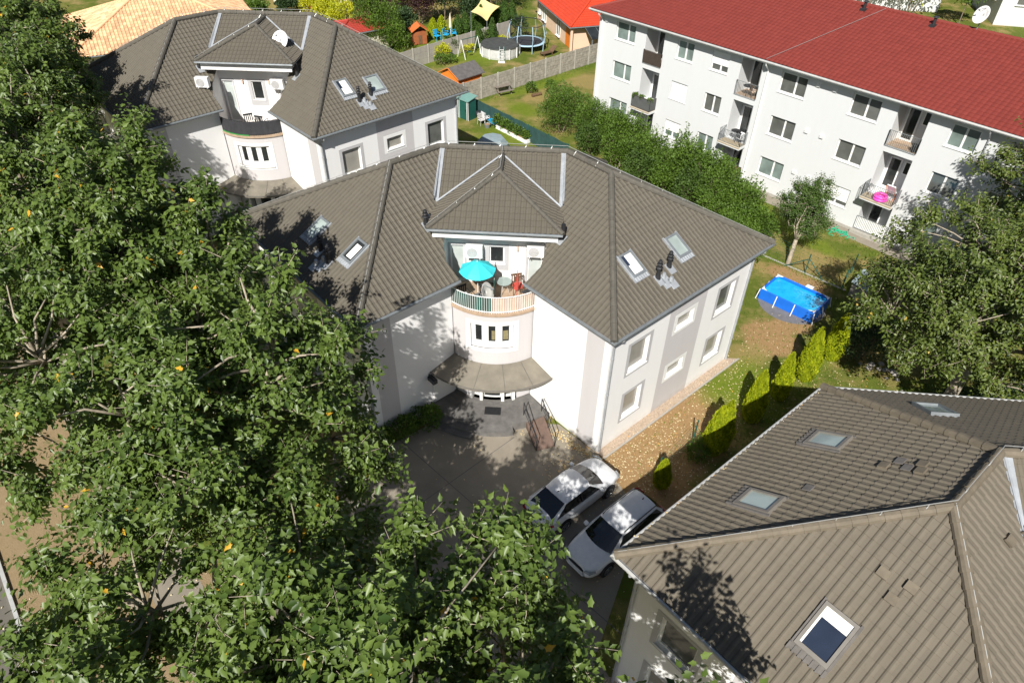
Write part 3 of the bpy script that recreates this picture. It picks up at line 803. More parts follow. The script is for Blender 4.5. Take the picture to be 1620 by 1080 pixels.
    # air conditioners
    def ac(x, z, d0=.12, y_=-3.9, on_roof=False):
        m2 = MB(); m2.box(x, x + .80, y_ - d0 - .32, y_ - d0, z, z + .60)
        for q in (x + .12, x + .66): m2.box(q, q + .04, y_ - d0 - .35, y_, z - .06, z - .005)
        a_ = m2.build('air_conditioner', MAT['white_plastic'], root, bevel=.015)
        g_ = MB(); yy = y_ - d0 - .322
        for r in (.24, .19, .14, .09):
            g_.tube([(x + .32 + r * cos(t_), yy - .008, z + .30 + r * sin(t_)) for t_ in np.linspace(0, 2 * pi, 22)], .010, 4)
        for t_ in np.linspace(0, 2 * pi, 9)[:-1]: g_.tube([(x + .32, yy - .008, z + .30), (x + .32 + .24 * cos(t_), yy - .008, z + .30 + .24 * sin(t_))], .006, 4)
        g_.build('fan_grille', MAT['gutter_light'], a_)
        fdsk = MB(); fdsk.cyl((x + .32, yy - .001, z + .30), (x + .32, yy - .004, z + .30), .23, n=20); fdsk.build('fan_recess_shade', MAT['surround_grey'], a_)  # flat grey disc paints the shade of a recess behind the grille
    if detail == 'A': ac(-3.0, 8.50, y_=-5.35); ac(1.05, 7.35 + D)
    else: ac(-1.42, 7.28, .16); ac(1.42, 7.40, .05)
    for x in ((.98,) if detail != 'A' else (-.85, .85)):
        wlp = MB(); wlp.box(x - .05, x + .05, -4.02, -3.9, 7.55 + D, 7.78 + D); wlp.build('wall_light', MAT['beige_fabric'], root)
    # ---------------- roof windows and pipes
    def slope(kind, sd):
        if kind == 'end': Pn, nn, k = T, Vector((sd * u.x, u.y)), (HR - VHE) / VWE
        elif kind == 'wf': Pn, nn, k = T2, Vector((sd * nf.x, nf.y)), kw
        elif kind == 'wb': Pn, nn, k = T2, Vector((-sd * nf.x, -nf.y)), kw
        P0 = Vector((sd * Pn.x, Pn.y)); t = Vector((-nn.y, nn.x)); nv = Vector((nn.x * k, nn.y * k, 1)).normalized()
        def Fr(a, dn, h):  # a along eave, dn horizontal distance below ridge, h above the tiles
            q = P0 + t * a + nn * dn; return tuple(Vector((q.x, q.y, HR - k * dn)) + nv * h)
        return Fr
    def skylight(kind, sd, a0, a1, d0, d1, gm, blind=None):
        Fr = slope(kind, sd); F = lambda a, d, z: Fr(a, z, d)
        w = .085; m2 = MB()
        fbox(m2, F, a0, a1, -.02, .15, d0, d0 + w); fbox(m2, F, a0, a1, -.02, .14, d1 - w * 1.2, d1)
        fbox(m2, F, a0, a0 + w, -.02, .145, d0 + w, d1 - w * 1.2); fbox(m2, F, a1 - w, a1, -.02, .145, d0 + w, d1 - w * 1.2)
        o = m2.build('skylight', MAT['gutter_grey'] if not near else MAT['dark_grey_frame'], root)
        g_ = MB(); fbox(g_, F, a0 + w, a1 - w, .06, .085, d0 + w, d1 - w * 1.2); g_.build('pane', gm, o)
        ap = MB(); fbox(ap, F, a0 - .06, a1 + .06, .03, .075, d1, d1 + .17)
        for i in range(7): fbox(ap, F, a0 - .05 + (a1 - a0 + .06) * i / 6 - .03, a0 - .05 + (a1 - a0 + .06) * i / 6 + .03, .03, .10, d1 + .02, d1 + .20)
        fbox(ap, F, a0 - .07, a0 - .005, -.02, .10, d0 - .05, d1); fbox(ap, F, a1 + .005, a1 + .07, -.02, .10, d0 - .05, d1)
        ap.build('apron', MAT['zinc'] if not near else MAT['felt_grey'], o)
        if blind:
            bl = MB()
            for (p, q, r, s2) in blind: fbox(bl, F, a0 + w + (a1 - a0 - 2 * w) * p, a0 + w + (a1 - a0 - 2 * w) * q, .086, .092, d0 + w + (d1 - d0 - 2 * w) * r, d0 + w + (d1 - d0 - 2 * w) * s2)
            bl.build('blind', MAT['curtain'], o)
    def flue(kind, sd, a, dn, h=.75, r=.09, mat_='black_plastic', cowl=True):
        Fr = slope(kind, sd); b = Vector(Fr(a, dn, .0)); m2 = MB()
        m2.cyl(b - Vector((0, 0, .1)), b + Vector((0, 0, .25)), r * 1.7, r * 1.15, 12)
        m2.cyl(b, b + Vector((0, 0, h)), r, n=12)
        if cowl:
            m2.cyl(b + Vector((0, 0, h * .78)), b + Vector((0, 0, h * .84)), r * 1.8, r * 1.3, 12); m2.cyl(b + Vector((0, 0, h)), b + Vector((0, 0, h + .05)), r * 1.5, r * 1.2, 12)
            m2.cyl(b + Vector((0, 0, h + .12)), b + Vector((0, 0, h + .20)), r * 1.1, r * .7, 12); m2.cyl(b + Vector((0, 0, h)), b + Vector((0, 0, h + .12)), r * .5, n=8)
        o = m2.build('roof_pipe', MAT[mat_], root, smooth=False)
        f2 = MB(); F = lambda p, d, z: Fr(p, z, d); fbox(f2, F, a - .18, a + .18, .03, .07, dn - .15, dn + .32); f2.build('pipe_flashing', MAT['zinc'], o)
    if detail in 'AB':
        for sd in ((1, -1) if detail == 'B' else (1,)):
            s = sd
            rr_ = lambda a, b: (min(s * a, s * b), max(s * a, s * b))
            off = 0 if detail == 'B' else .35
            skylight('end', sd, *rr_(-2.85 + off, -2.06 + off), 3.17, 4.18, MAT['glass_blue'] if sd == 1 else MAT['glass_dark'], [(.35, 1, .0, .5), (.15, 1, .5, 1)] if sd == 1 else [(.2, .8, .15, .9)])
            skylight('end', sd, *rr_(0.0 - off * 1.6, .80 - off * 1.3), 3.40, 4.40, MAT['glass_roof'])
            pa = -1.72 if sd == 1 else -1.6
            flue('end', sd, s * -1.72, 4.62); flue('end', sd, s * -.78, 4.45, .62)
            flue('end', sd, s * -1.42, 4.72, .28, .07, 'zinc', False); flue('end', sd, s * -1.2, 4.98, .26, .07, 'zinc', False)
            Fr = slope('end', sd); sc = MB(); F = lambda a, d, z: Fr(a, z, d)
            fbox(sc, F, s * -1.5 - .22, s * -1.5 + .22, .035, .06, 4.65, 5.15); fbox(sc, F, s * -1.2 - .2, s * -1.2 + .2, .036, .061, 4.95, 5.3)
            sc.build('pipe_flashing', MAT['zinc'], root)
        flue('wf', 1, 3.25, 3.35, .72, .10, cowl=False); flue('wf', -1, -3.15, 3.05, .6, .09); flue('wf', -1, -2.9, 2.95, .35, .07, 'zinc', False)
    else:
        skylight('end', -1, -.86, .05, 3.36, 4.52, MAT['glass_blue'], [(.0, 1, 0, .26), (0, .07, .26, 1)])
        for a0 in (.60, 4.28): skylight('wb', -1, a0, a0 + .86, 3.28, 4.32, MAT['glass_roof'])
        # skylight on the rear middle slope
        Pn = Vector((-4.2, 0)); kk = (HR - VHE) / VW
        nv = Vector((0, kk, 1)).normalized()
        vt = MB(); vd = MB()
        for kind, spots, tgt in (('wb', [(1.16, 1.10), (1.50, 1.02), (1.60, 1.85)], vt), ('wb', [(1.45, 1.35), (3.40, 2.95), (1.20, 1.62)], vd), ('end', [(-.42, 2.0), (.22, 1.9), (.05, 2.35)], vt), ('wf', [(-1.4, 1.4), (-2.1, 1.2), (-1.9, 3.4)], vt)):
            Fr = slope(kind, -1); F = lambda a, d, z: Fr(a, z, d)
            for a, dn in spots:
                one = MB(); fbox(one, F, a, a + .28, .05, .12 if tgt is vt else .085, dn, dn + .22); one.build('vent_tile' if tgt is vt else 'dark_tile', ridgemat if tgt is vt else MAT['felt_grey'], root)
        Fm = lambda a, d, z: tuple(Vector((a, z, HR - kk * z)) + nv * d)
        sk = MB(); a0, a1, d0, d1 = -3.1, -2.2, 3.1, 4.2
        for q in ((a0, a1, d0, d0 + .08), (a0, a1, d1 - .08, d1), (a0, a0 + .08, d0 + .08, d1 - .08), (a1 - .08, a1, d0 + .08, d1 - .08)): fbox(sk, Fm, q[0], q[1], 0, .14, q[2], q[3])
        o = sk.build('skylight', MAT['gutter_grey'], root); g_ = MB(); fbox(g_, Fm, a0 + .08, a1 - .08, .06, .08, d0 + .08, d1 - .08); g_.build('pane', MAT['glass_roof'], o)
    return root


VB = villa('apartment_villa', 'white and grey villa in the middle with a turquoise parasol on its round terrace', (-.611, 31.386, 0), -.0491, detail='B')
VA = villa('apartment_villa', 'farther white villa with a satellite dish on its dormer and a black terrace screen', (-16.385, 47.769, .825), -.0303, dz=.62, detail='A')
VD = villa('apartment_villa', 'nearest villa at the lower right, of which mostly the big brown tiled roof is seen', (16.403, 12.391, .218), -.0763, near=True, detail='D')
def rot(x, y, p, loc): return (loc[0] + cos(p) * x - sin(p) * y, loc[1] + sin(p) * x + cos(p) * y)
def inB(x, y, z=0): a = rot(x, y, -.0491, (-.611, 31.386)); return (a[0], a[1], z)
def inA(x, y, z=0): a = rot(x, y, -.0303, (-16.385, 47.769)); return (a[0], a[1], z + .825)
# ================================================================ white apartment block with the red roof
CU = Vector((.6795, -.7337)); CN = Vector((-.7337, -.6795))     # along the facade, and out of it towards the viewer
C0 = Vector((17.56, 49.13))
FC = frame((C0.x, C0.y, 0), (CU.x, CU.y, 0), (CN.x, CN.y, 0))
blk = thing('apartment_block', 'long white three storey apartment block with a red metal tile roof and recessed balconies', 'apartment block', (0, 0, 0))
cw = MB(); UL, UR, ZT, DB = -15.95, 21.5, 9.35, 15.2
cols = {'a': (-14.12, -12.12), 'b': (-7.98, -6.46), 'c': (-4.80, -3.32), 'd': (.90, 2.86), 'e': (6.08, 8.0), 'f': (12.3, 13.95), 'g': (15.6, 17.6)}
lev = [(1.30, 2.66), (4.38, 5.76), (7.46, 8.84)]
pan = {'a': ('glass_green', .62), 'b': ('glass_green', .48), 'c': ('glass_grey', .45), 'd': ('glass_grey', .42), 'e': ('glass_grey', .45), 'f': ('glass_green', .48), 'g': ('glass_green', .5)}
logs = [(-11.0, -9.25), (-2.32, -.62), (9.06, 10.98)]
ops = []
for k, (a, b) in cols.items():
    for c, d in lev: ops.append((a, b, c, d))
for a, b in logs:
    ops.append((a, b, .30, 2.62, 1.5, True)); ops.append((a, b, 3.02, 5.95, 1.5, True)); ops.append((a, b, 6.38, 9.0, 1.5, True))
grid_wall(cw, FC, UL, UR, -.2, ZT, ops, depth=.18)
for u_ in (UL, UR): cw.face([FC(u_, 0, -.2), FC(u_, -DB, -.2), FC(u_, -DB, ZT), FC(u_, 0, ZT)])
cw.face([FC(UL, -DB, -.2), FC(UR, -DB, -.2), FC(UR, -DB, ZT), FC(UL, -DB, ZT)])
cw.build('wall', MAT['wall_block'], blk)
shut = {('b', 1): .0, ('b', 0): .45, ('c', 2): .42, ('e', 0): .30}
for k, (a, b) in cols.items():
    for i, (c, d) in enumerate(lev):
        gm, sp = pan[k]
        if (k, i) in (('d', 2), ('d', 1), ('e', 2), ('e', 1), ('f', 1)): gm = 'glass_grey'
        if (k, i) in (('a', 0), ('d', 0), ('c', 0), ('b', 2)): gm = 'glass_green'
        w = window(blk, FC, a, b, c, d, MAT['white_paint'], MAT[gm], split=(a + (b - a) * (1 - sp if k not in 'a' else sp),), depth=.15, fw_=.075, shutter=(c + shut[(k, i)] + .05) if (k, i) in shut else None)
# loggias: rear doors, railings, projecting slabs
for j, (a, b) in enumerate(logs):
    F2 = lambda u_, d, z: FC(u_, d - 1.5, z)
    for i, z in enumerate((.32, 3.04, 6.40)):
        w = MB(); fbox(w, F2, a + .15, a + .95, .01, .06, z + .02, z + 2.2); o = w.build('balcony_door', MAT['white_paint'], blk)
        g_ = MB(); fbox(g_, F2, a + .24, a + .86, .061, .066, z + .15, z + 2.1); g_.build('pane', MAT['glass_dark'], o)
        g2 = MB(); fbox(g2, F2, a + 1.15, b - .12, .01, .05, z + 1.25, z + 2.15); o = g2.build('window', MAT['white_paint'], blk)
        g3 = MB(); fbox(g3, F2, a + 1.21, b - .18, .051, .056, z + 1.32, z + 2.08); g3.build('pane', MAT['glass_dark'], o)
    slab = MB(); sl0, sl1 = a - .10, b + .12
    fbox(slab, FC, sl0, sl1, .0, .85, 2.80, 2.98); fbox(slab, FC, a + .003, b - .003, -1.49, .0, 2.82, 3.015)
    slab.build('balcony_slab', MAT['wall_block'], blk)
    fl2 = MB(); fbox(fl2, FC, a + .01, b - .01, -1.48, 0, 6.381, 6.40); fl2.build('balcony_floor', MAT['terrace_tile'], blk)
    ft = MB(); fbox(ft, FC, sl0 + .04, sl1 - .04, .0, .80, 2.97, 3.01); fbox(ft, FC, sl0 - .01, sl1 + .01, .85, .87, 2.90, 2.985)
    ft.build('balcony_floor', simple('balcony_floor', (.42, .34, .22), .8, .15, 5) if j == 0 else MAT['balcony_floor'], blk)
    def rail(nm, pts, z0, z1, mat_, step=.11, r=.012):
        r_ = MB()
        for q, w in zip(pts, pts[1:]):
            q = Vector(q); w = Vector(w); L = (w - q).length; n = max(1, int(L / step))
            for z in (z0, z1): r_.tube([FC(q.x, q.y, z), FC(w.x, w.y, z)], .018, 5)
            for i in range(n + 1):
                s_ = q.lerp(w, i / n); r_.tube([FC(s_.x, s_.y, z0), FC(s_.x, s_.y, z1)], r if 0 < i < n else .02, 4)
        return r_.build(nm, mat_, blk)
    rmat = MAT['dark_brown_metal'] if j == 0 else MAT['gutter_grey']
    r1 = rail('balcony_railing', [(a - .02, .0), (a - .02, .10), (b + .02, .10), (b + .02, .0)], 6.42, 7.40, rmat)
    r2_ = rail('balcony_railing', [(sl0 + .03, .02), (sl0 + .03, .80), (sl1 - .03, .80), (sl1 - .03, .02)], 3.05, 3.98, rmat)
    if j == 0:
        s2 = MB(); fbox(s2, FC, a, b, .07, .085, 6.44, 7.36); s2.build('brown_screen', MAT['dark_brown_metal'], r1)
        s3 = MB(); fbox(s3, FC, sl0 + .03, sl1 - .03, .74, .77, 3.05, 3.98); fbox(s3, FC, sl0 + .04, sl0 + .06, .02, .74, 3.05, 3.98); fbox(s3, FC, sl1 - .06, sl1 - .04, .02, .74, 3.05, 3.98)
        s3.build('grey_screen', simple('screen_grey', (.11, .12, .12), .7, .1), r2_)
    lowr = rail('balcony_railing', [(a - .05, .04), (b + .25, .04)], .30, 1.22, MAT['black_metal'] if j < 2 else MAT['gutter_grey'])
    if j == 2:
        s4 = MB(); fbox(s4, FC, a - .03, b + .23, .0, .015, .32, 1.18); s4.build('white_screen', MAT['white_paint'], lowr)
    if j == 1:
        s4 = MB(); fbox(s4, FC, a - .03, b + .23, .0, .015, .32, 1.18); s4.build('brown_screen', MAT['wood_brown'], lowr)
    ps = MB(); fbox(ps, FC, a - .12, b + .32, .01, .35, -.2, .24); ps.build('plinth', MAT['plinth'], blk)
# plinth and path stones along the facade
pp = MB(); fbox(pp, FC, UL - .03, UR + .03, .003, .05, -.2, .20); pp.build('plinth', MAT['plinth'], blk)
# wall vents
for z, us in ((8.62, (3.66, 4.84)), (5.46, (3.76, 4.90)), (2.38, (3.74, 4.88))):
    for u_ in us:
        v = MB(); fbox(v, FC, u_ - .13, u_ + .13, .0, .10, z - .06, z + .16); v.build('wall_vent', MAT['white_plastic'], blk)
v = MB(); fbox(v, FC, -15.3, -15.05, .0, .10, 8.55, 8.7); v.build('wall_vent', MAT['white_plastic'], blk)
# roof
ZE, OV, kC = 9.42, .62, .317
vr = 7.6; ZR = ZE + kC * (vr + OV)
cr_ = MB(); L_ = UL - OV; R_ = UR + OV; mlen = vr + OV
E1, E2 = (L_, OV), (R_, OV); E3, E4 = (R_, -2 * vr - OV), (L_, -2 * vr - OV)
Q = lambda e, z: FC(e[0], e[1], z)
tl_, tr_ = (L_ + mlen, -vr), (R_ - mlen, -vr)
tile_face(cr_, [Q(E1, ZE), Q(E2, ZE), Q(tr_, ZR), Q(tl_, ZR)], (CN.x, CN.y), .33, .35, prof=METAL, amp=.035, step=.022)
tile_face(cr_, [Q(E1, ZE), Q(E4, ZE), Q(tl_, ZR)], (-CU.x, -CU.y), .33, .35, prof=METAL, amp=.035, step=.022)
cr_.face([Q(E4, ZE), Q(E3, ZE), Q(tr_, ZR), Q(tl_, ZR)]); cr_.face([Q(E2, ZE), Q(E3, ZE), Q(tr_, ZR)])
cr_.build('roof', MAT['roof_red'], blk)
rc = MB()
for a, b in ((tl_, tr_),): ridge_caps(rc, Q(a, ZR + .02), Q(b, ZR + .02), .12, .5)
for e, t_ in ((E1, tl_), (E4, tl_), (E2, tr_)): ridge_caps(rc, Q(e, ZE + .02), Q(t_, ZR + .02), .09, .5)
rc.build('ridge_cap', MAT['roof_red'], blk)
sf = MB()
for z in (ZE - .22, ZE - .10): sf.face([Q(E1, z), Q(E2, z), Q((R_, 0), z), Q((L_, 0), z)])
sf.face([Q(E1, ZE - .22), Q(E2, ZE - .22), Q(E2, ZE - .01), Q(E1, ZE - .01)]); sf.face([Q(E1, ZE - .22), Q(E4, ZE - .22), Q(E4, ZE - .01), Q(E1, ZE - .01)])
sf.face([Q(E1, ZE - .22), Q(E4, ZE - .22), Q((UL, -2 * vr), ZE - .22), Q((UL, 0), ZE - .22)])
sf.build('soffit', MAT['white_paint'], blk)
gt = MB(); gt.tube([FC(L_ - .05, OV + .08, ZE - .06), FC(R_, OV + .08, ZE - .06)], .075, 8); gt.tube([FC(L_ - .05, OV + .08, ZE - .06), FC(L_ - .05, -2 * vr, ZE - .06)], .075, 8)
gt.build('gutter', MAT['gutter_light'], blk)
for u_ in (-15.6, -.12, 14.45):
    dp = MB(); dp.tube([FC(u_, OV + .05, ZE - .1), FC(u_, OV - .05, ZE - .35), FC(u_, .08, ZE - .75), FC(u_, .08, .1)], .05, 6); dp.build('downpipe', MAT['white_paint'] if u_ < 10 else MAT['zinc'], blk)
lw = MB()
for a, b in (((-.2, OV), (3.4, -vr)),):
    lw.tube([FC(a[0], a[1], ZE + .10), FC(b[0], b[1], ZR + .10)], .012, 4)
lw.build('lightning_wire', MAT['wire'], blk)
for u_, d_ in ((2.1, -7.0), (6.9, -7.0)):
    m2 = MB(); z = ZR - .2
    m2.cyl(FC(u_, d_, z), FC(u_, d_, z + .55), .10); m2.cyl(FC(u_, d_, z + .55), FC(u_, d_, z + .62), .2, .12); m2.box(*[0, 0.001, 0, 0.001, 0, 0.001]) if False else None
    fbox(m2, FC, u_ - .18, u_ + .18, d_ - .15, d_ + .25, z - .1, z + .12)
    m2.build('roof_pipe', MAT['black_metal'], blk)
# paved strip along the block
sheet('gravel_path', [FC(-16.5, 1.15, 0)[:2], FC(22, 1.15, 0)[:2], FC(22, .05, 0)[:2], FC(-16.5, .05, 0)[:2]], .008, MAT['driveway'])

def balcony_item(nm, label, cat, u_, d_, z, rz=0): 
    q = FC(u_, d_, z); return thing(nm, label, cat, q, rz)
A_ = atan2(CU.y, CU.x)
# ring, lounge chair, small things on the balconies
t = balcony_item('swim_ring', 'pink inflatable ring lying on the middle balcony of the white block', 'inflatable ring', 10.1, .42, 3.01)
for z, r in ((.10, .38), (.27, .36)):
    m2 = MB(); nn = 28
    prof = [(r + .10 * cos(q), z + .10 * sin(q)) for q in np.linspace(0, 2 * pi, 11)[:-1]]
    for i in range(nn):
        for k in range(10):
            pass
    rings = [m2.p(*[((pr) * cos(2 * pi * i / nn), pr * sin(2 * pi * i / nn), pz) for i in range(nn)]) for pr, pz in prof]
    for k in range(10):
        a, b = rings[k], rings[(k + 1) % 10]
        for i in range(nn): j = (i + 1) % nn; m2.idx((a + i, a + j, b + j, b + i))
    m2.build('air_tube', MAT['pink'], t, smooth=True)
m2 = MB(); m2.lathe([(.0, .03), (.30, .03), (.30, .04)]); m2.build('floor', MAT['pink'], t)
t = balcony_item('deck_chair', 'wooden deck chair with a white cushion standing on the balcony behind the pink ring', 'deck chair', 10.45, -.45, 3.01, A_ + pi)
m2 = MB()
for x in (-.3, .3): m2.tube([(x, -.5, .02), (x, .35, .38), (x, .75, 1.0)], .025, 4); m2.tube([(x, .5, .02), (x, -.45, .40)], .025, 4)
m2.build('frame', MAT['wood_orange'], t)
m2 = MB(); b0 = m2.p((-.28, -.45, .40), (.28, -.45, .40), (.28, .2, .36), (-.28, .2, .36), (-.28, .7, 1.05), (.28, .7, 1.05), (-.28, -.45, .47), (.28, -.45, .47), (.28, .2, .44), (-.28, .2, .44), (-.28, .66, 1.1), (.28, .66, 1.1))
for f_ in ((0, 1, 2, 3), (3, 2, 5, 4), (6, 7, 8, 9), (9, 8, 11, 10), (0, 1, 7, 6), (4, 5, 11, 10), (0, 3, 9, 6), (3, 4, 10, 9), (1, 2, 8, 7), (2, 5, 11, 8)): m2.idx([b0 + k for k in f_])
m2.build('cushion', MAT['white_paint'], t)
def chair(nm, label, loc, rz, mat_, cushion=None, s=1.0, cat='chair'):
    t = thing(nm, label, cat, loc, rz)
    m2 = MB()
    m2.box(-.24, .24, -.24, .24, .42, .46); m2.build('seat', cushion or mat_, t, bevel=.01)
    m2 = MB()
    for i in range(5): m2.box(-.22 + i * .1, -.17 + i * .1, .22, .25, .50, .92)
    m2.box(-.25, .25, .21, .26, .86, .94); m2.build('backrest', mat_, t)
    for x in (-.23, .23):
        for y in (-.22, .22):
            m2 = MB(); m2.tube([(x, y, .43), (x * 1.08, y * 1.1, 0)], .018, 5); m2.build('leg', mat_, t)
    for x in (-.26, .26): m2 = MB(); m2.tube([(x, .23, .66), (x, -.18, .66), (x, -.22, .44)], .018, 5); m2.build('armrest', mat_, t)
    t.scale = (s, s, s)
    return t
def small_table(nm, label, loc, rz, top, leg, r=.38, h=.72):
    t = thing(nm, label, 'table', loc, rz)
    m2 = MB(); m2.lathe([(r - .01, h - .03), (r, h - .02), (r, h)], n=28); m2.build('tabletop', top, t)
    for k in range(3):
        a = k * 2.09; m2 = MB(); m2.tube([(.05 * cos(a), .05 * sin(a), h - .03), (r * .75 * cos(a), r * .75 * sin(a), 0)], .015, 5); m2.build('leg', leg, t)
    return t
small_table('balcony_table', 'dark round table on the top balcony beside the downpipe', FC(-1.5, -.25, 6.40), 0, MAT['black_plastic'], MAT['black_metal'])
chair('balcony_chair', 'dark chair with a pale cushion on the top balcony beside the downpipe', FC(-1.05, -.3, 6.40), A_ + 2.6, MAT['wood_brown'], MAT['beige_fabric'])
small_table('balcony_table', 'dark round table on the middle balcony above the dark ground floor recess', FC(-1.6, -.15, 3.01), 0, MAT['black_plastic'], MAT['black_metal'])
chair('balcony_chair', 'black chair with a white cushion on the middle balcony above the dark ground floor recess', FC(-1.0, .15, 3.01), A_ + 2.9, MAT['black_plastic'], MAT['white_paint'])
chair('balcony_chair', 'white chair behind the grey balcony screen with flower pots', FC(-9.9, .2, 3.01), A_ + 3.6, MAT['white_plastic'])
m2 = MB()
t = balcony_item('drying_rack', 'folded black drying rack at the left end of the balcony with the pink ring', 'drying rack', 9.25, .45, 3.01)
m2 = MB()
for i in range(6): m2.tube([(-.2 + i * .07, -.25, .75), (-.2 + i * .07, .25, .75)], .01, 4)
m2.tube([(-.22, -.25, 0), (.2, -.25, .75)], .012, 4); m2.tube([(.2, -.25, 0), (-.2, -.25, .75)], .012, 4); m2.tube([(-.22, .25, 0), (.2, .25, .75)], .012, 4); m2.tube([(.2, .25, 0), (-.2, .25, .75)], .012, 4)
m2.build('frame', MAT['black_metal'], t)
t = balcony_item('watering_can', 'small black bin in the corner of the top right balcony', 'bin', 10.7, -.2, 6.40)
m2 = MB(); m2.lathe([(.14, 0), (.18, .42), (.19, .44)]); m2.build('body', MAT['black_plastic'], t); m2 = MB(); m2.lathe([(.19, .44), (.17, .50), (.02, .53)]); m2.build('lid', MAT['black_plastic'], t)
t.name = 'waste_bin'

def dish(nm, label, loc, az, el, r=.4, mast=.8, mat_=None, off=(0, 0)):
    """satellite dish: bowl, feed arm and mast; az/el aim of the bowl"""
    t = thing(nm, label, 'satellite dish', loc, 0)
    f = Vector((sin(az) * cos(el), cos(az) * cos(el), sin(el))); x = f.orthogonal().normalized(); x = Vector((cos(az), -sin(az), 0)); y = f.cross(x)
    c = Vector((0, 0, mast)); m2 = MB(); n = 26; rings = []
    for k, (q, h) in enumerate(((.02, 0), (.35, .02), (.7, .07), (1, .15), (1.03, .14), (.7, .05), (.35, .0), (.02, -.02))):
        rings.append(m2.p(*[tuple(c + x * (r * q * cos(2 * pi * i / n)) + y * (r * 1.08 * q * sin(2 * pi * i / n)) + f * (r * h * 2)) for i in range(n)]))
    for a, b in zip(rings, rings[1:]):
        for i in range(n): j = (i + 1) % n; m2.idx((a + i, a + j, b + j, b + i))
    m2.idx([rings[0] + i for i in range(n)]); m2.idx([rings[-1] + i for i in range(n)])
    m2.build('bowl', mat_ or MAT['white_paint'], t, smooth=True)
    m2 = MB(); e = c + f * (r * 1.25) - y * (r * .25); m2.tube([tuple(c - y * r), tuple(e)], .018, 5); m2.cyl(e - f * .02, e - f * .16, .05, .04, 10); m2.build('feed_arm', MAT['gutter_grey'], t)
    m2 = MB(); m2.tube([(0, 0, 0), tuple(c - f * .12)], .03, 8); m2.cyl(c - f * .14, c - f * .02, .06); m2.build('mast', MAT['gutter_grey'], t)
    return t
dish('satellite_dish', 'white satellite dish on the ridge of the red roof', FC(9.35, -7.5, ZR - .05), radians(250), radians(25), .50, .95)
dish('satellite_dish', 'white satellite dish on the dormer roof of the farther villa', inA(1.75, -2.9, 9.95), radians(195), radians(32), .52, .55)
dish('satellite_dish', 'grey satellite dish behind the terrace railing beside the turquoise parasol', inB(-.34, -6.0, 5.62), radians(115), radians(25), .42, .95, MAT['dish_grey'])

# ================================================================ terrace furniture of the middle villa
t = thing('parasol', 'turquoise parasol with scalloped rim on the round terrace of the middle villa', 'parasol', inB(-.78, -5.15, 5.62), .2)
m2 = MB(); n = 8; R_, H_ = .86, 2.02
sub = 3
top = m2.p((0, 0, H_))
ring = []
for k in range(1, 5):
    f_ = k / 4; row = []
    for i in range(n * sub):
        a = 2 * pi * i / (n * sub); ph = (i % sub) / sub; sag = sin(pi * ph) if ph else 0
        rr = R_ * f_ * (1 - .07 * sag * f_); z = H_ - .46 * f_ ** 1.25 - .035 * sag * f_
        row.append((rr * cos(a), rr * sin(a), z))
    ring.append(m2.p(*row))
for i in range(n * sub): m2.idx((top, ring[0] + i, ring[0] + (i + 1) % (n * sub)))
for a, b in zip(ring, ring[1:]):
    for i in range(n * sub): j = (i + 1) % (n * sub); m2.idx((a + i, b + i, b + j, a + j))
can_ = m2.build('canopy', MAT['turquoise'], t)
sol = can_.modifiers.new('s', 'SOLIDIFY'); sol.thickness = .008
m2 = MB(); m2.cyl((0, 0, 0), (0, 0, H_ + .06), .022, n=10); m2.build('pole', MAT['white_paint'], t)
for i in range(8):
    a = 2 * pi * i / 8; m2 = MB(); m2.tube([(0, 0, H_ - .03), (R_ * .55 * cos(a), R_ * .55 * sin(a), H_ - .24), (R_ * .98 * cos(a), R_ * .98 * sin(a), H_ - .49)], .008, 4); m2.build('rib', MAT['white_paint'], t)
m2 = MB(); m2.lathe([(.24, 0), (.24, .06), (.05, .10), (.035, .3)]); m2.build('base', MAT['gutter_grey'], t)
chair('terrace_chair', 'dark folding chair under the turquoise parasol nearest the divider', inB(-.35, -5.3, 5.62), 2.4, MAT['black_metal'], MAT['dark_cloth'])
chair('terrace_chair', 'dark chair under the turquoise parasol beside the green screen', inB(-1.35, -5.7, 5.62), .6, MAT['black_metal'], MAT['white_plastic'])
small_table('terrace_table', 'small round glass table on the right half of the terrace', inB(.42, -4.75, 5.62), 0, simple('glass_top', (.30, .36, .34), .1, .1), MAT['gutter_light'], .36)
chair('terrace_chair', 'chair with a red patterned cushion on the right half of the terrace', inB(1.05, -4.7, 5.62), .25, MAT['wood_brown'], MAT['red_fabric'], 1.05)
chair('terrace_chair', 'brown chair with dark cushion in the right corner of the terrace', inB(1.58, -5.15, 5.62), -.8, MAT['wood_brown'], MAT['dark_cloth'])
t = thing('terrace_divider', 'dark green divider standing across the middle of the round terrace', 'divider', inB(0, -5.3, 5.62))
m2 = MB(); m2.box(-.015, .015, -1.25, 1.35, .05, 1.15); m2.build('panel', MAT['green_metal'], t)
for y in (-1.25, .05, 1.35): m2 = MB(); m2.tube([(0, y, 0), (0, y, 1.25)], .022, 6); m2.build('post', MAT['gutter_light'], t)
t = thing('folded_parasol', 'thin red folded parasol leaning on the right half of the terrace', 'parasol', inB(1.05, -5.35, 5.62))
m2 = MB(); m2.tube([(0, 0, 0), (.02, .05, 1.75)], .016, 6); m2.build('pole', MAT['red_fabric'], t); m2 = MB(); m2.tube([(.01, .02, .7), (.015, .04, 1.1), (.02, .05, 1.6)], [.07, .055, .02], 8); m2.build('canopy', MAT['red_fabric'], t)
t = thing('clothes_bag', 'white and red bag on the terrace floor by the beige screen', 'bag', inB(.85, -5.85, 5.62))
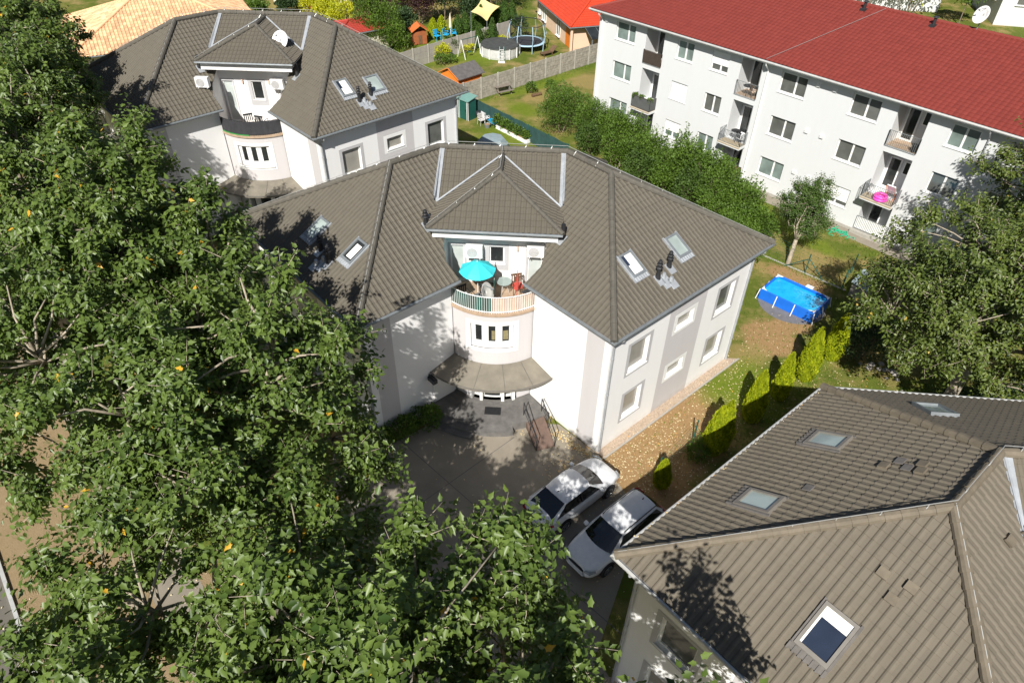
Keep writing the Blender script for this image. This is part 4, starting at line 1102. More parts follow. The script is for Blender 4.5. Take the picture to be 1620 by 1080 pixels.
m2 = MB(); m2.lathe([(.16, 0), (.22, .12), (.20, .34), (.10, .42), (.03, .40)], n=12); m2.build('body', MAT['white_plastic'], t, smooth=True); m2 = MB(); m2.lathe([(.222, .14), (.215, .24)], n=12); m2.build('stripe', MAT['red_fabric'], t)
# farther villa terrace: dark folded chairs
for i, (x, y, r, lb) in enumerate(((-.35, -5.4, .5, 'black folding chair leaning left on the black screened terrace'), (.35, -5.2, 2.9, 'black folding chair at the middle of the black screened terrace'))):
    chair('terrace_chair', lb, inA(x, y, 5.62), r, MAT['black_metal'], MAT['dark_cloth'], 1.15)
# ================================================================ cars
def car(label, loc, rz, kind):
    """x forward. lofted body, glazed cabin, wheels, lamps"""
    t = thing('parked_car', label, 'car', loc, rz)
    L, W = 4.68, 1.82; est = kind == 'estate'
    # stations: x, half width at belt, belt/bonnet height, lower edge
    stn = [(-2.32, .56, .62, .36), (-2.28, .74, .86 if est else .92, .26), (-2.05, .84, .96 if est else 1.04, .22), (-1.5, .90, .98 if est else 1.03, .20), (-.6, .91, .98, .19), (.3, .91, .96, .19), (.95, .90, .94, .19), (1.45, .88, .88, .20), (1.9, .83, .79, .20), (2.2, .72, .68, .22), (2.33, .50, .56, .30)]
    m2 = MB(); rings = []
    for x, w, h, zb in stn:
        pr = [(-w * .80, zb), (-w * .97, zb + .10), (-w * 1.005, zb + .32 if h > .8 else (zb + h) / 2), (-w, h - .14), (-w * .93, h - .03), (-w * .55, h + .035), (0, h + .05)]
        ring = pr + [(-y, z) for y, z in pr[-2::-1]]
        rings.append(m2.p(*[(x - (.10 if k in (5, 6, 7) and x > 2.2 else 0), y, z) for k, (y, z) in enumerate(ring)]))
    n = len(ring)
    for a, b in zip(rings, rings[1:]):
        for i in range(n):
            j = (i + 1) % n; m2.idx((a + i, a + j, b + j, b + i))
    m2.idx([rings[0] + i for i in range(n)]); m2.idx([rings[-1] + i for i in range(n)][::-1])
    o = m2.build('body', MAT['car_white'], t, smooth=True)
    sb = o.modifiers.new('s', 'SUBSURF'); sb.levels = 1; sb.render_levels = 2
    # cabin
    if est: cab = [(-2.18, .68, .98), (-1.78, .60, 1.40), (-1.3, .63, 1.46), (0, .64, 1.48), (.32, .60, 1.43), (1.06, .74, .95)]
    else: cab = [(-1.95, .66, 1.02), (-1.15, .58, 1.37), (-.7, .61, 1.43), (0, .62, 1.45), (.34, .58, 1.40), (1.10, .74, .95)]
    x0, x1, x2, x3, x4, x5 = [c[0] for c in cab]
    belt = .975
    def P(x, w, z): return [(x, -w, z), (x, w, z)]
    gl = MB()
    wr, wf = .84, .85
    rb, fb = x0, x5
    top = [(c[0], c[1], c[2]) for c in cab[1:5]]
    # rear screen, windscreen
    def band(mb, a, b, off=0):  # a=(x,w,z), b=(x,w,z), curved quad strip
        ya = np.linspace(-1, 1, 7)
        for s0, s1 in zip(ya, ya[1:]):
            q = lambda c, s_: (c[0] + off * (1 - s_ * s_) * c[3], c[1] * s_, c[2])
            mb.face([q(a, s0), q(a, s1), q(b, s1), q(b, s0)])
    A0 = (x0, .66, cab[0][2] + .0, -.05); A1 = (top[0][0], top[0][1], top[0][2], -.03)
    B0 = (x5, .72, .955, .16); B1 = (top[-1][0], top[-1][1], top[-1][2], .06)
    rs = MB(); band(rs, A0, A1, 1); rs.build('rear_window', MAT['car_glass'], t, smooth=True)
    ws = MB(); band(ws, B0, B1, 1); ws.build('windscreen', MAT['car_glass'], t, smooth=True)
    for s_ in (-1, 1):
        gw = MB(); pts = [(x0 + .16, s_ * .80, belt + .03), (x5 - .30, s_ * .82, belt - .01), (top[-1][0] - .02, s_ * (top[-1][1] + .035), top[-1][2] - .045), (top[1][0], s_ * (top[1][1] + .04), top[1][2] - .06), (top[0][0] + .05, s_ * (top[0][1] + .04), top[0][2] - .07)]
        gw.face(pts if s_ < 0 else pts[::-1]); o = gw.build('side_window', MAT['car_glass'], t)
        pl = MB()
        pl.face([(x0, s_ * .66, cab[0][2]), (x0 + .16, s_ * .80, belt + .03), (top[0][0] + .05, s_ * (top[0][1] + .04), top[0][2] - .07), (top[0][0], s_ * top[0][1], top[0][2])])
        pl.face([(x5, s_ * .72, .955), (x5 - .30, s_ * .82, belt - .01), (top[-1][0] - .02, s_ * (top[-1][1] + .035), top[-1][2] - .045), (top[-1][0], s_ * top[-1][1], top[-1][2])])
        pl.face([(x0 - .05, s_ * .60, .93), (x0 + .16, s_ * .86, .93), (x0 + .16, s_ * .80, belt + .04), (x0, s_ * .66, cab[0][2] + .005)])
        pl.tube([(x0 + .1, s_ * .83, belt + .015), (x5 - .28, s_ * .845, belt - .02)], .018, 5)
        pl.build('pillar', MAT['car_white'], t)
        if True:
            bp = MB(); bx = -.25; bp.face([(bx - .05, s_ * .822, belt), (bx + .04, s_ * .822, belt), (bx + .02, s_ * (top[2][1] + .048), top[2][2] - .05), (bx - .06, s_ * (top[2][1] + .048), top[2][2] - .05)]); bp.build('door_pillar', MAT['black_plastic'], t)
        if est:
            rr = MB(); rr.tube([(-1.75, s_ * .56, 1.43), (-1.6, s_ * .58, 1.49), (0, s_ * .60, 1.53), (.22, s_ * .585, 1.47)], .02, 6); rr.build('roof_rail', MAT['black_plastic'], t)
        mr = MB(); mr.box(.70, .88, *sorted((s_ * .84, s_ * 1.02)), .93, 1.06); mr.build('wing_mirror', MAT['car_white'], t, bevel=.04)
    rf = MB(); yy = np.linspace(-1, 1, 9)
    rows = [(top[0][0] - .01, top[0][1], top[0][2]), *top[1:-1], (top[-1][0] + .01, top[-1][1], top[-1][2])]
    rows = [(-.0 + r[0], r[1] + .035, r[2]) for r in rows]
    rid = []
    for x, w, z in rows:
        f_ = .06 if x > .3 else (-.03 if x < -1.1 else 0)
        rid.append(rf.p(*[(x + f_ * (1 - s_ * s_), w * s_, z + .055 * (1 - s_ * s_) - (.05 if abs(s_) == 1 else 0) * 1.0) for s_ in yy]))
    for a, b in zip(rid, rid[1:]):
        for i in range(8): rf.idx((a + i, a + i + 1, b + i + 1, b + i))
    rf.build('roof', MAT['car_white'], t, smooth=True)
    an = MB(); an.cyl((top[0][0] + .22, 0, top[0][2] + .06), (top[0][0] + .12, 0, top[0][2] + .14), .035, .01, 8); an.build('antenna', MAT['black_plastic'], t)
    for x in (-1.34, 1.36):
        for s_ in (-1, 1):
            ar = MB(); ar.cyl((x, s_ * .80, .34), (x, s_ * .915, .34), .385, .385, 24); ar.build('wheel_arch_shade', MAT['black_plastic'], t)  # black disc paints the shaded arch opening, the body is not cut
            wh = MB(); wh.cyl((x, s_ * .72, .32), (x, s_ * .935, .32), .318, .30, 24); w_ = wh.build('wheel', MAT['rubber'], t)
            ri = MB(); ri.cyl((x, s_ * .93, .32), (x, s_ * .945, .32), .075, .06, 12)
            for k in range(5):
                a = 2 * pi * k / 5; ri.tube([(x, s_ * .938, .32), (x + .21 * cos(a), s_ * .938, .32 + .21 * sin(a))], .028, 4)
            ri.tube([(x + .215 * cos(a), s_ * .938, .32 + .215 * sin(a)) for a in np.linspace(0, 2 * pi, 20)], .018, 4)
            ri.build('rim', MAT['rim'], w_)
    for s_ in (-1, 1):
        tl = MB(); tl.face([(-2.31, s_ * .42, .74), (-2.275, s_ * .74, .80), (-2.245, s_ * .775, .92), (-2.325, s_ * .45, .86)]); tl.face([(-2.275, s_ * .745, .76), (-2.02, s_ * .865, .86), (-2.03, s_ * .85, .95), (-2.25, s_ * .775, .91)])
        ob = tl.build('tail_light', MAT['tail_red'], t); q = ob.modifiers.new('s', 'SOLIDIFY'); q.thickness = .05; q.offset = 0
        hl = MB(); hl.face([(2.30, s_ * .44, .60), (2.24, s_ * .70, .62), (2.02, s_ * .83, .70), (2.00, s_ * .80, .775), (2.20, s_ * .62, .70), (2.26, s_ * .44, .665)])
        ob = hl.build('headlight', MAT['lamp_clear'], t); q = ob.modifiers.new('s', 'SOLIDIFY'); q.thickness = .05; q.offset = 0
    gr = MB(); gr.box(2.15, 2.30, -.40, .40, .50, .60); gr.box(2.15, 2.29, -.52, .52, .29, .38); gr.build('grille', MAT['black_plastic'], t, bevel=.01)
    bp = MB(); bp.box(-2.29, -2.15, -.55, .55, .27, .36); bp.build('rear_bumper_trim', MAT['black_plastic'], t, bevel=.01)
    pt = MB(); pt.box(-2.30, -2.20, -.26, .26, .58, .69); pt.build('number_plate', MAT['white_paint'], t)
    return t
HC = atan2(.668, .744)
c1_ = car('white saloon car nearer the villa, dark rear window and red tail light towards the trees', (2.80, 18.95, .02), HC, 'saloon')
c2_ = car('white estate car with black roof rails, its side partly under the nearest roof', (4.42, 16.92, .02), HC + pi, 'estate')

# ================================================================ blue garden pool
PL = Vector((.724, -.690)); 
pc = Vector((16.95, 33.88))
t = thing('garden_pool', 'rectangular blue frame pool with white poles on a round grey mat', 'swimming pool', (pc.x, pc.y, 0), atan2(-.690, .724))
hx, hy, hz = 1.62, .98, .72
m2 = MB(); m2.box(-hx, hx, -hy, hy, .02, hz - .02)
m2.v = []; m2.f = []; m2.m = []; m2.uv = []
b_ = .10
m2.box(-hx - b_, hx + b_, -hy - b_, -hy, .02, hz); m2.box(-hx - b_, hx + b_, hy, hy + b_, .02, hz); m2.box(-hx - b_, -hx, -hy, hy, .02, hz); m2.box(hx, hx + b_, -hy, hy, .02, hz)
m2.box(-hx, hx, -hy, hy, .02, .05)
m2.build('liner', MAT['pool_blue'], t, bevel=.03)
m2 = MB(); n1, n2 = 24, 16
for i in range(n1):
    for j in range(n2):
        x0, x1 = -hx + 2 * hx * i / n1, -hx + 2 * hx * (i + 1) / n1; y0, y1 = -hy + 2 * hy * j / n2, -hy + 2 * hy * (j + 1) / n2
        m2.face([(x0, y0, hz - .14), (x1, y0, hz - .14), (x1, y1, hz - .14), (x0, y1, hz - .14)])
m2.build('water', MAT['water'], t)
for sx in (-1, 1):
    for sy in (-1, 1):
        m2 = MB(); X, Y = sx * (hx + .05), sy * (hy + .05)
        m2.prism([(X, Y), (X - sx * .34, Y), (X - sx * .12, Y - sy * .12), (X, Y - sy * .34)] if sx * sy > 0 else [(X, Y), (X, Y - sy * .34), (X - sx * .12, Y - sy * .12), (X - sx * .34, Y)], hz + .0, hz + .05)
        m2.build('corner_cap', MAT['white_paint'], t)
        m2 = MB(); m2.tube([(X + sx * .06, Y + sy * .06, hz), (X + sx * .16, Y + sy * .16, .02)], .03, 6); m2.build('leg', MAT['white_paint'], t)
for x in (-.62, .52):
    for sy in (-1, 1): m2 = MB(); m2.tube([(x, sy * (hy + .10), hz), (x, sy * (hy + .34), .02)], .03, 6); m2.build('leg', MAT['white_paint'], t)
for sx in (-1, 1): m2 = MB(); m2.tube([(sx * (hx + .1), 0, hz), (sx * (hx + .34), 0, .02)], .03, 6); m2.build('leg', MAT['white_paint'], t)
m2 = MB(); m2.tube([(-hx, hy + .06, hz), (hx, hy + .06, hz)], .035, 6); m2.tube([(-hx, -hy - .06, hz), (hx, -hy - .06, hz)], .035, 6); m2.build('rim_tube', MAT['pool_blue'], t)
m2 = MB(); m2.box(.1, .55, hy + .05, hy + .35, .45, .80); m2.tube([(-.5, hy + .1, .6), (-.6, hy + .4, .5), (-.3, hy + .6, .2), (.2, hy + .4, .15)], .03, 6); m2.build('filter_box', MAT['white_plastic'], t, bevel=.02)
t = thing('pool_mat', 'round grey mat lying on the lawn under the blue pool', 'mat', (pc.x - .08, pc.y - .12, 0)); m2 = MB(); m2.lathe([(1.95, .012), (1.97, .02), (1.95, .026)], n=48); m2.build('disc', MAT['mat_grey'], t)

# ================================================================ fences
def panel_fence(label, pts, h, nm, mat_, post_mat, rough_=True, grp=None):
    t = thing(nm, label, 'fence', (0, 0, 0))
    for k, (a, b) in enumerate(zip(pts, pts[1:])):
        a = Vector(a); b = Vector(b); d = (b - a); L = d.length; d.normalize(); n = Vector((-d.y, d.x))
        F = frame((a.x, a.y, 0), (d.x, d.y, 0), (n.x, n.y, 0))
        m2 = MB(); rows = 4 if rough_ else 3
        for r in range(rows):
            z0, z1 = h * r / rows, h * (r + 1) / rows - .012
            fbox(m2, F, .06, L - .06, -.025, .025, z0, z1)
            if rough_:
                for i in range(int(L / .33)):
                    for s_ in range(2):
                        zz = z0 + .02 + s_ * (z1 - z0) * .5; o_ = random.uniform(0, .15)
                        x0_ = .1 + i * .33 + o_
                        if x0_ + .28 < L - .08:
                            q = random.uniform(.004, .018); fbox(m2, F, x0_, x0_ + .28, -.028 - q, -.0262, zz, zz + (z1 - z0) * .42)
                            fbox(m2, F, x0_, x0_ + .28, .0262, .028 + q, zz, zz + (z1 - z0) * .42)
        m2.build('fence_panel', mat_, t)
        m2 = MB(); fbox(m2, F, -.065, .065, -.065, .065, 0, h + .06); m2.build('fence_post', post_mat, t)
    return t
simple('fence_stone', (.34, .31, .26), .9, .3, 3, bmp=.4, bscale=14)
simple('fence_smooth', (.37, .34, .30), .9, .15, 2)
simple('fence_post_mat', (.42, .40, .35), .9, .1, 3)
f1a, f1b = Vector((-9.6, 59.6)), Vector((10.6, 78.3)); n = 13
panel_fence('tall concrete fence of rough stone panels between the dry lawn and the neighbour garden', [tuple(f1a.lerp(f1b, i / n)) for i in range(n + 1)], 1.95, 'concrete_fence', MAT['fence_stone'], MAT['fence_post_mat'])
f2a, f2b = Vector((-13.6, 70.4)), Vector((-.9, 84.2)); n = 9
panel_fence('smooth grey concrete fence behind the round pool and the trampoline', [tuple(f2a.lerp(f2b, i / n)) for i in range(n + 1)], 1.85, 'concrete_fence', MAT['fence_smooth'], MAT['fence_post_mat'], False)
# dark green screened fence
t = thing('mesh_fence', 'dark green screened garden fence running from the green shed towards the red roofed block', 'fence', (0, 0, 0))
ga, gb = Vector((-3.75, 61.5)), Vector((4.2, 52.3)); n = 5
for i in range(n + 1):
    q = ga.lerp(gb, i / n); m2 = MB(); m2.tube([(q.x, q.y, 0), (q.x, q.y, 1.55)], .03, 6); m2.build('fence_post', MAT['green_metal'], t)
m2 = MB(); K = 40
for i in range(K):
    a = ga.lerp(gb, i / K); b = ga.lerp(gb, (i + 1) / K); w = .02 * sin(i * 1.3); w2 = .02 * sin((i + 1) * 1.3)
    m2.face([(a.x + w, a.y + w, .02), (b.x + w2, b.y + w2, .02), (b.x + w2, b.y + w2, 1.48 + .02 * sin(i)), (a.x + w, a.y + w, 1.48 + .02 * sin(i - 1))])
m2.build('green_screen', simple('screen_green', (.022, .065, .06), .75, .2, 3), t)
# wire fence with posts at the back of the pool lawn, and single posts
def posts_fence(label, pts, h=1.5, braces=()):
    t = thing('wire_fence', label, 'fence', (0, 0, 0))
    for k, q in enumerate(pts):
        m2 = MB(); m2.tube([(q[0], q[1], 0), (q[0], q[1], h)], .035, 6)
        m2.build('fence_post', MAT['green_metal'], t)
    for (q, e) in braces:
        m2 = MB(); m2.tube([(q[0], q[1], h * .75), (e[0], e[1], 0)], .03, 6); m2.build('brace', MAT['green_metal'], t)
    m2 = MB()
    for a, b in zip(pts, pts[1:]):
        for z in np.linspace(.1, h - .05, 7): m2.tube([(a[0], a[1], z), (b[0], b[1], z)], .006, 3)
    m2.build('wire', MAT['green_metal'], t)
    return t
posts_fence('green wire fence with braced posts behind the blue pool', [(15.6, 41.2), (18.70, 37.10), (20.48, 35.44), (21.7, 37.2)], 1.45, [((18.7, 37.1), (17.6, 37.9)), ((18.7, 37.1), (19.6, 36.3)), ((20.48, 35.44), (20.9, 36.3))])
posts_fence('two dark green fence posts leaning among the thujas by the cars', [(8.77, 22.45), (6.72, 20.15)], 1.6)
o = sheet('kerb_edge', [(15.2, 40.2), (20.6, 35.2), (20.72, 35.33), (15.32, 40.33)], .03, MAT['plinth'])
t = thing('glass_cold_frame', 'grey and green box with a slanted lid beside the right hand tree', 'cold frame', (21.6, 35.1, 0), atan2(.74, .67))
m2 = MB(); m2.box(-.9, .9, -.5, .5, 0, .75); m2.build('body', MAT['fence_stone'], t); m2 = MB(); b0 = m2.p((-.98, -.58, .76), (.98, -.58, .76), (.98, .58, 1.0), (-.98, .58, 1.0), (-.98, -.58, .80), (.98, -.58, .80), (.98, .58, 1.04), (-.98, .58, 1.04))
for q in ((3, 2, 1, 0), (4, 5, 6, 7), (0, 1, 5, 4), (1, 2, 6, 5), (2, 3, 7, 6), (3, 0, 4, 7)): m2.idx([b0 + i for i in q])
m2.build('lid', MAT['cover_grey'], t)
t = thing('watering_hose', 'tangled green netting lying on the path by the white block', 'netting', FC(8.4, 1.1, 0))
m2 = MB(); 
for i in range(26):
    a = random.uniform(0, 6.28); x = random.gauss(0, .55); y = random.gauss(0, .2); dx = Vector((CU.x, CU.y, 0)) * x + Vector((CN.x, CN.y, 0)) * y
    m2.tube([tuple(dx + Vector((.35 * cos(a + s_), .25 * sin(a + s_), .05 + .06 * sin(3 * s_ + a)))) for s_ in np.linspace(0, 2.2, 7)], .03, 4)
m2.build('net', simple('net_green', (.02, .38, .20), .6, .2), t); t.name = 'garden_netting'

# ================================================================ sheds and things behind the middle villa
t = thing('green_shed', 'dark green metal garden shed with white corner trims at the end of the far villa', 'shed', (-4.45, 60.75, 0), -.72)
m2 = MB(); m2.box(-.62, .62, -.45, .55, 0, 1.72); m2.build('wall', MAT['green_metal'], t)
m2 = MB(); b0 = m2.p((-.72, -.58, 1.74), (.72, -.58, 1.74), (.72, .65, 1.98), (-.72, .65, 1.98), (-.72, -.58, 1.79), (.72, -.58, 1.79), (.72, .65, 2.03), (-.72, .65, 2.03))
for q in ((3, 2, 1, 0), (4, 5, 6, 7), (0, 1, 5, 4), (1, 2, 6, 5), (2, 3, 7, 6), (3, 0, 4, 7)): m2.idx([b0 + i for i in q])
m2.build('roof', simple('shed_green_light', (.16, .30, .26), .45, .1), t)
m2 = MB(); m2.box(-.44, .44, -.475, -.452, .06, 1.66); dd = m2.build('door', MAT['green_metal'], t); m2 = MB(); m2.box(.30, .36, -.52, -.476, .8, 1.0); m2.build('handle', MAT['black_metal'], dd)
for x in (-.63, -.46, .46, .63): m2 = MB(); m2.box(x - .02, x + .02, -.49, -.452, .02, 1.72); m2.build('corner_trim', MAT['white_paint'], t)

def orange_shed():
    t = thing('orange_shed', 'orange wooden shed with a grey felt roof behind the concrete fence', 'shed', (0, 0, 0))
    e0 = Vector((-5.35, 64.55)); e1 = Vector((-3.15, 66.75)); d = (e1 - e0); L = d.length; d.normalize(); n = Vector((-d.y, d.x))
    F = frame((e0.x, e0.y, 0), (d.x, d.y, 0), (n.x, n.y, 0)); Wd = 3.0; zr, ze = 2.75, 2.0
    m2 = MB(); fbox(m2, F, .12, L - .12, .2, Wd - .2, 0, ze - .02)
    for x in (.12, L - .12):
        m2.face([F(x, .2, ze - .02), F(x, Wd - .2, ze - .02), F(x, Wd / 2, zr - .08)])
    for i in range(7): fbox(m2, F, .10, .118, .2, Wd - .2, .1 + i * .27, .1 + i * .27 + .24)
    m2.build('wall', MAT['wood_orange'], t)
    for (y0, y1, z0, z1) in ((0, Wd / 2, ze, zr), (Wd / 2, Wd, zr, ze)):
        r_ = MB(); b0 = r_.p(F(-.1, y0, z0), F(L + .1, y0, z0), F(L + .1, y1, z1), F(-.1, y1, z1), F(-.1, y0, z0 - .07), F(L + .1, y0, z0 - .07), F(L + .1, y1, z1 - .07), F(-.1, y1, z1 - .07))
        for q in ((0, 1, 2, 3), (7, 6, 5, 4), (0, 4, 5, 1), (1, 5, 6, 2), (2, 6, 7, 3), (3, 7, 4, 0)): r_.idx([b0 + i for i in q])
        for i in range(5):
            x = L * i / 4; r_.tube([F(x, y0, z0 + .012), F(x, y1, z1 + .012)], .015, 4)
        r_.build('roof_panel', MAT['shed_roof'], t)
    tr = MB(); tr.tube([F(-.12, 0, ze - .02), F(-.12, Wd / 2, zr - .02), F(-.12, Wd, ze - .02)], .04, 4); tr.build('barge_board', MAT['wood_orange'], t)
orange_shed()

# round pool with a dark cover
t = thing('round_pool', 'round grey walled pool with a dark cover on the lawn behind the fence', 'swimming pool', (-1.95, 78.25, 0))
m2 = MB(); m2.lathe([(2.05, 0), (2.08, .2), (2.05, 1.05), (1.98, 1.05)], n=40); m2.build('wall', simple('pool_wall', (.50, .50, .48), .5, .1), t, smooth=False)
m2 = MB(); m2.lathe([(2.12, 1.04), (2.10, 1.13), (1.2, 1.10), (.0, 1.07)], n=40); m2.build('cover', simple('pool_cover', (.055, .058, .055), .85, .3, 2), t)
for k in range(12):
    a = 2 * pi * k / 12; m2 = MB(); m2.box(-.05, .05, -.05, .05, 0, 1.05); o = m2.build('leg', MAT['white_plastic'], t); o.location = (2.14 * cos(a), 2.14 * sin(a), 0); o.rotation_euler = (0, 0, a)
t = thing('pool_ladder', 'pale green ladder standing at the near side of the round covered pool', 'ladder', (-1.7, 75.9, 0))
for x in (-.22, .22): m2 = MB(); m2.tube([(x, -.35, 0), (x, 0, 1.5), (x, .3, 1.0)], .03, 6); m2.build('rail', simple('mint', (.20, .42, .36), .5, .1), t)
for z in (.3, .6, .9, 1.2): m2 = MB(); m2.tube([(-.22, -.35 + z * .22, z), (.22, -.35 + z * .22, z)], .025, 5); m2.build('rung', MAT['white_plastic'], t)
m2 = MB(); m2.box(-.35, .35, -.6, -.2, 0, .12); m2.build('foot', MAT['white_plastic'], t)
# trampoline
t = thing('trampoline', 'round trampoline with a pale blue rim and black safety net', 'trampoline', (.95, 80.35, 0))
m2 = MB(); m2.lathe([(1.72, .78), (1.74, .84), (2.02, .80), (2.05, .76)], n=40); m2.build('rim_pad', MAT['light_blue'], t)
m2 = MB(); m2.lathe([(0, .79), (1.70, .79), (1.70, .80)], n=40); m2.build('jumping_mat', MAT['dark_cloth'], t)
for k in range(8):
    a = 2 * pi * k / 8 + .3; x, y = 2.05 * cos(a), 2.05 * sin(a)
    m2 = MB(); m2.tube([(x, y, 0), (x * 1.02, y * 1.02, .8), (x * 1.10, y * 1.10, 1.5), (x * .95, y * .95, 2.75)], .04, 6); m2.build('net_pole', MAT['light_blue'], t)
m2 = MB()
for z, r in ((2.7, 1.9), (2.65, 1.9), (.85, 1.78), (1.8, 1.86)): m2.tube([(r * cos(a), r * sin(a), z) for a in np.linspace(0, 2 * pi, 41)], .012 if z != 2.7 else .03, 4)
for k in range(72):
    a = 2 * pi * k / 72; m2.tube([(1.78 * cos(a), 1.78 * sin(a), .85), (1.88 * cos(a), 1.88 * sin(a), 2.7)], .008, 3)
m2.build('safety_net', MAT['black_plastic'], t)
# lounger, swing frame, picnic table, planter etc
def lounger(label, loc, rz):
    t = thing('sun_lounger', label, 'sun lounger', loc, rz)
    m2 = MB()
    for i in range(12): m2.box(-.34, .34, -.95 + i * .115, -.95 + i * .115 + .09, .32, .36)
    m2.build('seat', MAT['wood_brown'], t)
    m2 = MB(); b0 = m2.p((-.34, .42, .36), (.34, .42, .36), (.34, .95, .85), (-.34, .95, .85), (-.34, .46, .32), (.34, .46, .32), (.34, .99, .81), (-.34, .99, .81))
    for q in ((0, 1, 2, 3), (7, 6, 5, 4), (0, 4, 5, 1), (1, 5, 6, 2), (2, 6, 7, 3), (3, 7, 4, 0)): m2.idx([b0 + i for i in q])
    m2.build('backrest', MAT['wood_brown'], t)
    for x in (-.3, .3):
        for y in (-.8, .35): m2 = MB(); m2.box(x - .035, x + .035, y - .035, y + .035, 0, .32); m2.build('leg', MAT['wood_brown'], t)
lounger('brown wooden sun lounger between the trampoline and the orange door', (3.3, 78.2, 0), -.9)
t = thing('swing_frame', 'white swing frame standing left of the round pool', 'swing', (-5.2, 77.3, 0), .72)
for x in (-1.1, 1.1):
    for s_ in (-.7, .7): m2 = MB(); m2.tube([(x, s_, 0), (x, 0, 1.9)], .035, 6); m2.build('leg', MAT['white_paint'], t)
m2 = MB(); m2.tube([(-1.1, 0, 1.9), (1.1, 0, 1.9)], .035, 6); m2.build('crossbar', MAT['green_metal'], t)
m2 = MB(); m2.box(-.25, .25, -.12, .12, .45, .49); m2.tube([(-.23, 0, .49), (-.23, 0, 1.9)], .01, 4); m2.tube([(.23, 0, .49), (.23, 0, 1.9)], .01, 4); m2.build('swing_seat', MAT['green_metal'], t)
t = thing('picnic_table', 'weathered wooden picnic table on the lawn below the rough fence', 'picnic table', (-1.45, 66.9, 0), .55)
m2 = MB()
for i in range(5): m2.box(-.85, .85, -.38 + i * .155, -.38 + i * .155 + .14, .72, .76)
m2.build('tabletop', MAT['wood_grey'], t)
for s_ in (-1, 1):
    m2 = MB(); m2.box(-.85, .85, *sorted((s_ * .62, s_ * .90)), .42, .46); m2.build('bench', MAT['wood_grey'], t)
    for x in (-.65, .65): m2 = MB(); m2.tube([(x, s_ * .2, .72), (x, s_ * .72, 0)], .05, 4); m2.build('leg', MAT['wood_grey'], t)
for x in (-.65, .65): m2 = MB(); m2.box(x - .03, x + .03, -.85, .85, .36, .42); m2.build('cross_beam', MAT['wood_grey'], t)
t = thing('vegetable_planter', 'long white edged vegetable bed by the green screened fence', 'planter', (-.15, 57.35, 0), -.86)
for y in (-.42, .42): m2 = MB(); m2.box(-2.0, 2.0, y - .05, y + .05, 0, .3); m2.build('board', MAT['white_paint'], t)
for x in (-2.0, 2.0): m2 = MB(); m2.box(x - .05, x + .05, -.37, .37, 0, .3); m2.build('end_board', MAT['white_paint'], t)
m2 = MB(); m2.box(-1.95, 1.95, -.37, .37, 0, .22); m2.build('soil', MAT['clay_soil'], t)
t = thing('concrete_block', 'white block lying at the near end of the vegetable bed', 'block', (1.0, 56.35, 0), .2); m2 = MB(); m2.box(-.55, .55, -.1, .1, 0, .16); m2.build('body', MAT['white_plastic'], t, bevel=.02); m2 = MB(); m2.box(-.3, .3, -.06, .06, .162, .17); m2.build('hole_shade', MAT['gutter_grey'], t)  # dark slab on top paints the shade inside a hole
# heap of garden things beside the green shed
t = thing('grill', 'black kettle grill among the garden things by the green shed', 'grill', (-3.35, 60.0, 0))
m2 = MB(); m2.lathe([(.05, .55), (.25, .60), (.32, .75), (.30, .88), (.15, .98), (.02, 1.0)], n=16); m2.build('bowl', MAT['black_metal'], t, smooth=True)
for k in range(3): a = 2.1 * k; m2 = MB(); m2.tube([(.15 * cos(a), .15 * sin(a), .6), (.3 * cos(a), .3 * sin(a), 0)], .02, 5); m2.build('leg', MAT['black_metal'], t)
chair('garden_chair', 'white plastic chair tipped among the garden things by the green shed', (-2.75, 59.75, 0), 2.2, MAT['white_plastic'], None, 1.1)
chair('garden_chair', 'pale folded chair nearest the green shed door', (-3.1, 59.35, 0), .7, MAT['dish_grey'], None, 1.0)
t = thing('wheelbarrow', 'blue wheelbarrow standing at the fence next to the garden chairs', 'wheelbarrow', (-2.0, 59.0, 0), .8)
m2 = MB(); b0 = m2.p((-.2, -.3, .3), (.2, -.3, .3), (.2, .3, .3), (-.2, .3, .3), (-.32, -.45, .6), (.32, -.45, .6), (.32, .4, .6), (-.32, .4, .6))
for q in ((0, 3, 2, 1), (0, 1, 5, 4), (1, 2, 6, 5), (2, 3, 7, 6), (3, 0, 4, 7)): m2.idx([b0 + i for i in q])
m2.build('tray', MAT['blue_plastic'], t); m2 = MB(); m2.cyl((-.05, -.55, .18), (.05, -.55, .18), .18, n=14); m2.build('wheel', MAT['rubber'], t)
for x in (-.22, .22): m2 = MB(); m2.tube([(x * .4, -.55, .2), (x, 0, .3), (x * 1.3, .85, .6)], .02, 5); m2.build('handle', MAT['gutter_grey'], t)
t = thing('flower_tub', 'dark tub standing at the corner of the green screened bed', 'tub', (-2.55, 58.75, 0)); m2 = MB(); m2.lathe([(.22, 0), (.28, .32), (.26, .33), (.22, .25)], n=16); m2.build('body', MAT['gutter_grey'], t); m2 = MB(); m2.lathe([(.0, .27), (.24, .27), (.24, .28)], n=16); m2.build('soil', MAT['clay_soil'], t)
# covered round tub behind the middle villa
t = thing('covered_hot_tub', 'blue grey hexagonal cover lying behind the ridge of the middle villa', 'hot tub', (-1.95, 54.4, 0))
m2 = MB(); m2.lathe([(1.35, 0), (1.35, .55), (.95, 1.0), (.0, 1.05)], n=8); m2.build('cover', MAT['cover_grey'], t); m2 = MB(); m2.lathe([(1.38, 0), (1.38, .12), (1.36, .14)], n=8); m2.build('base', MAT['gutter_grey'], t)

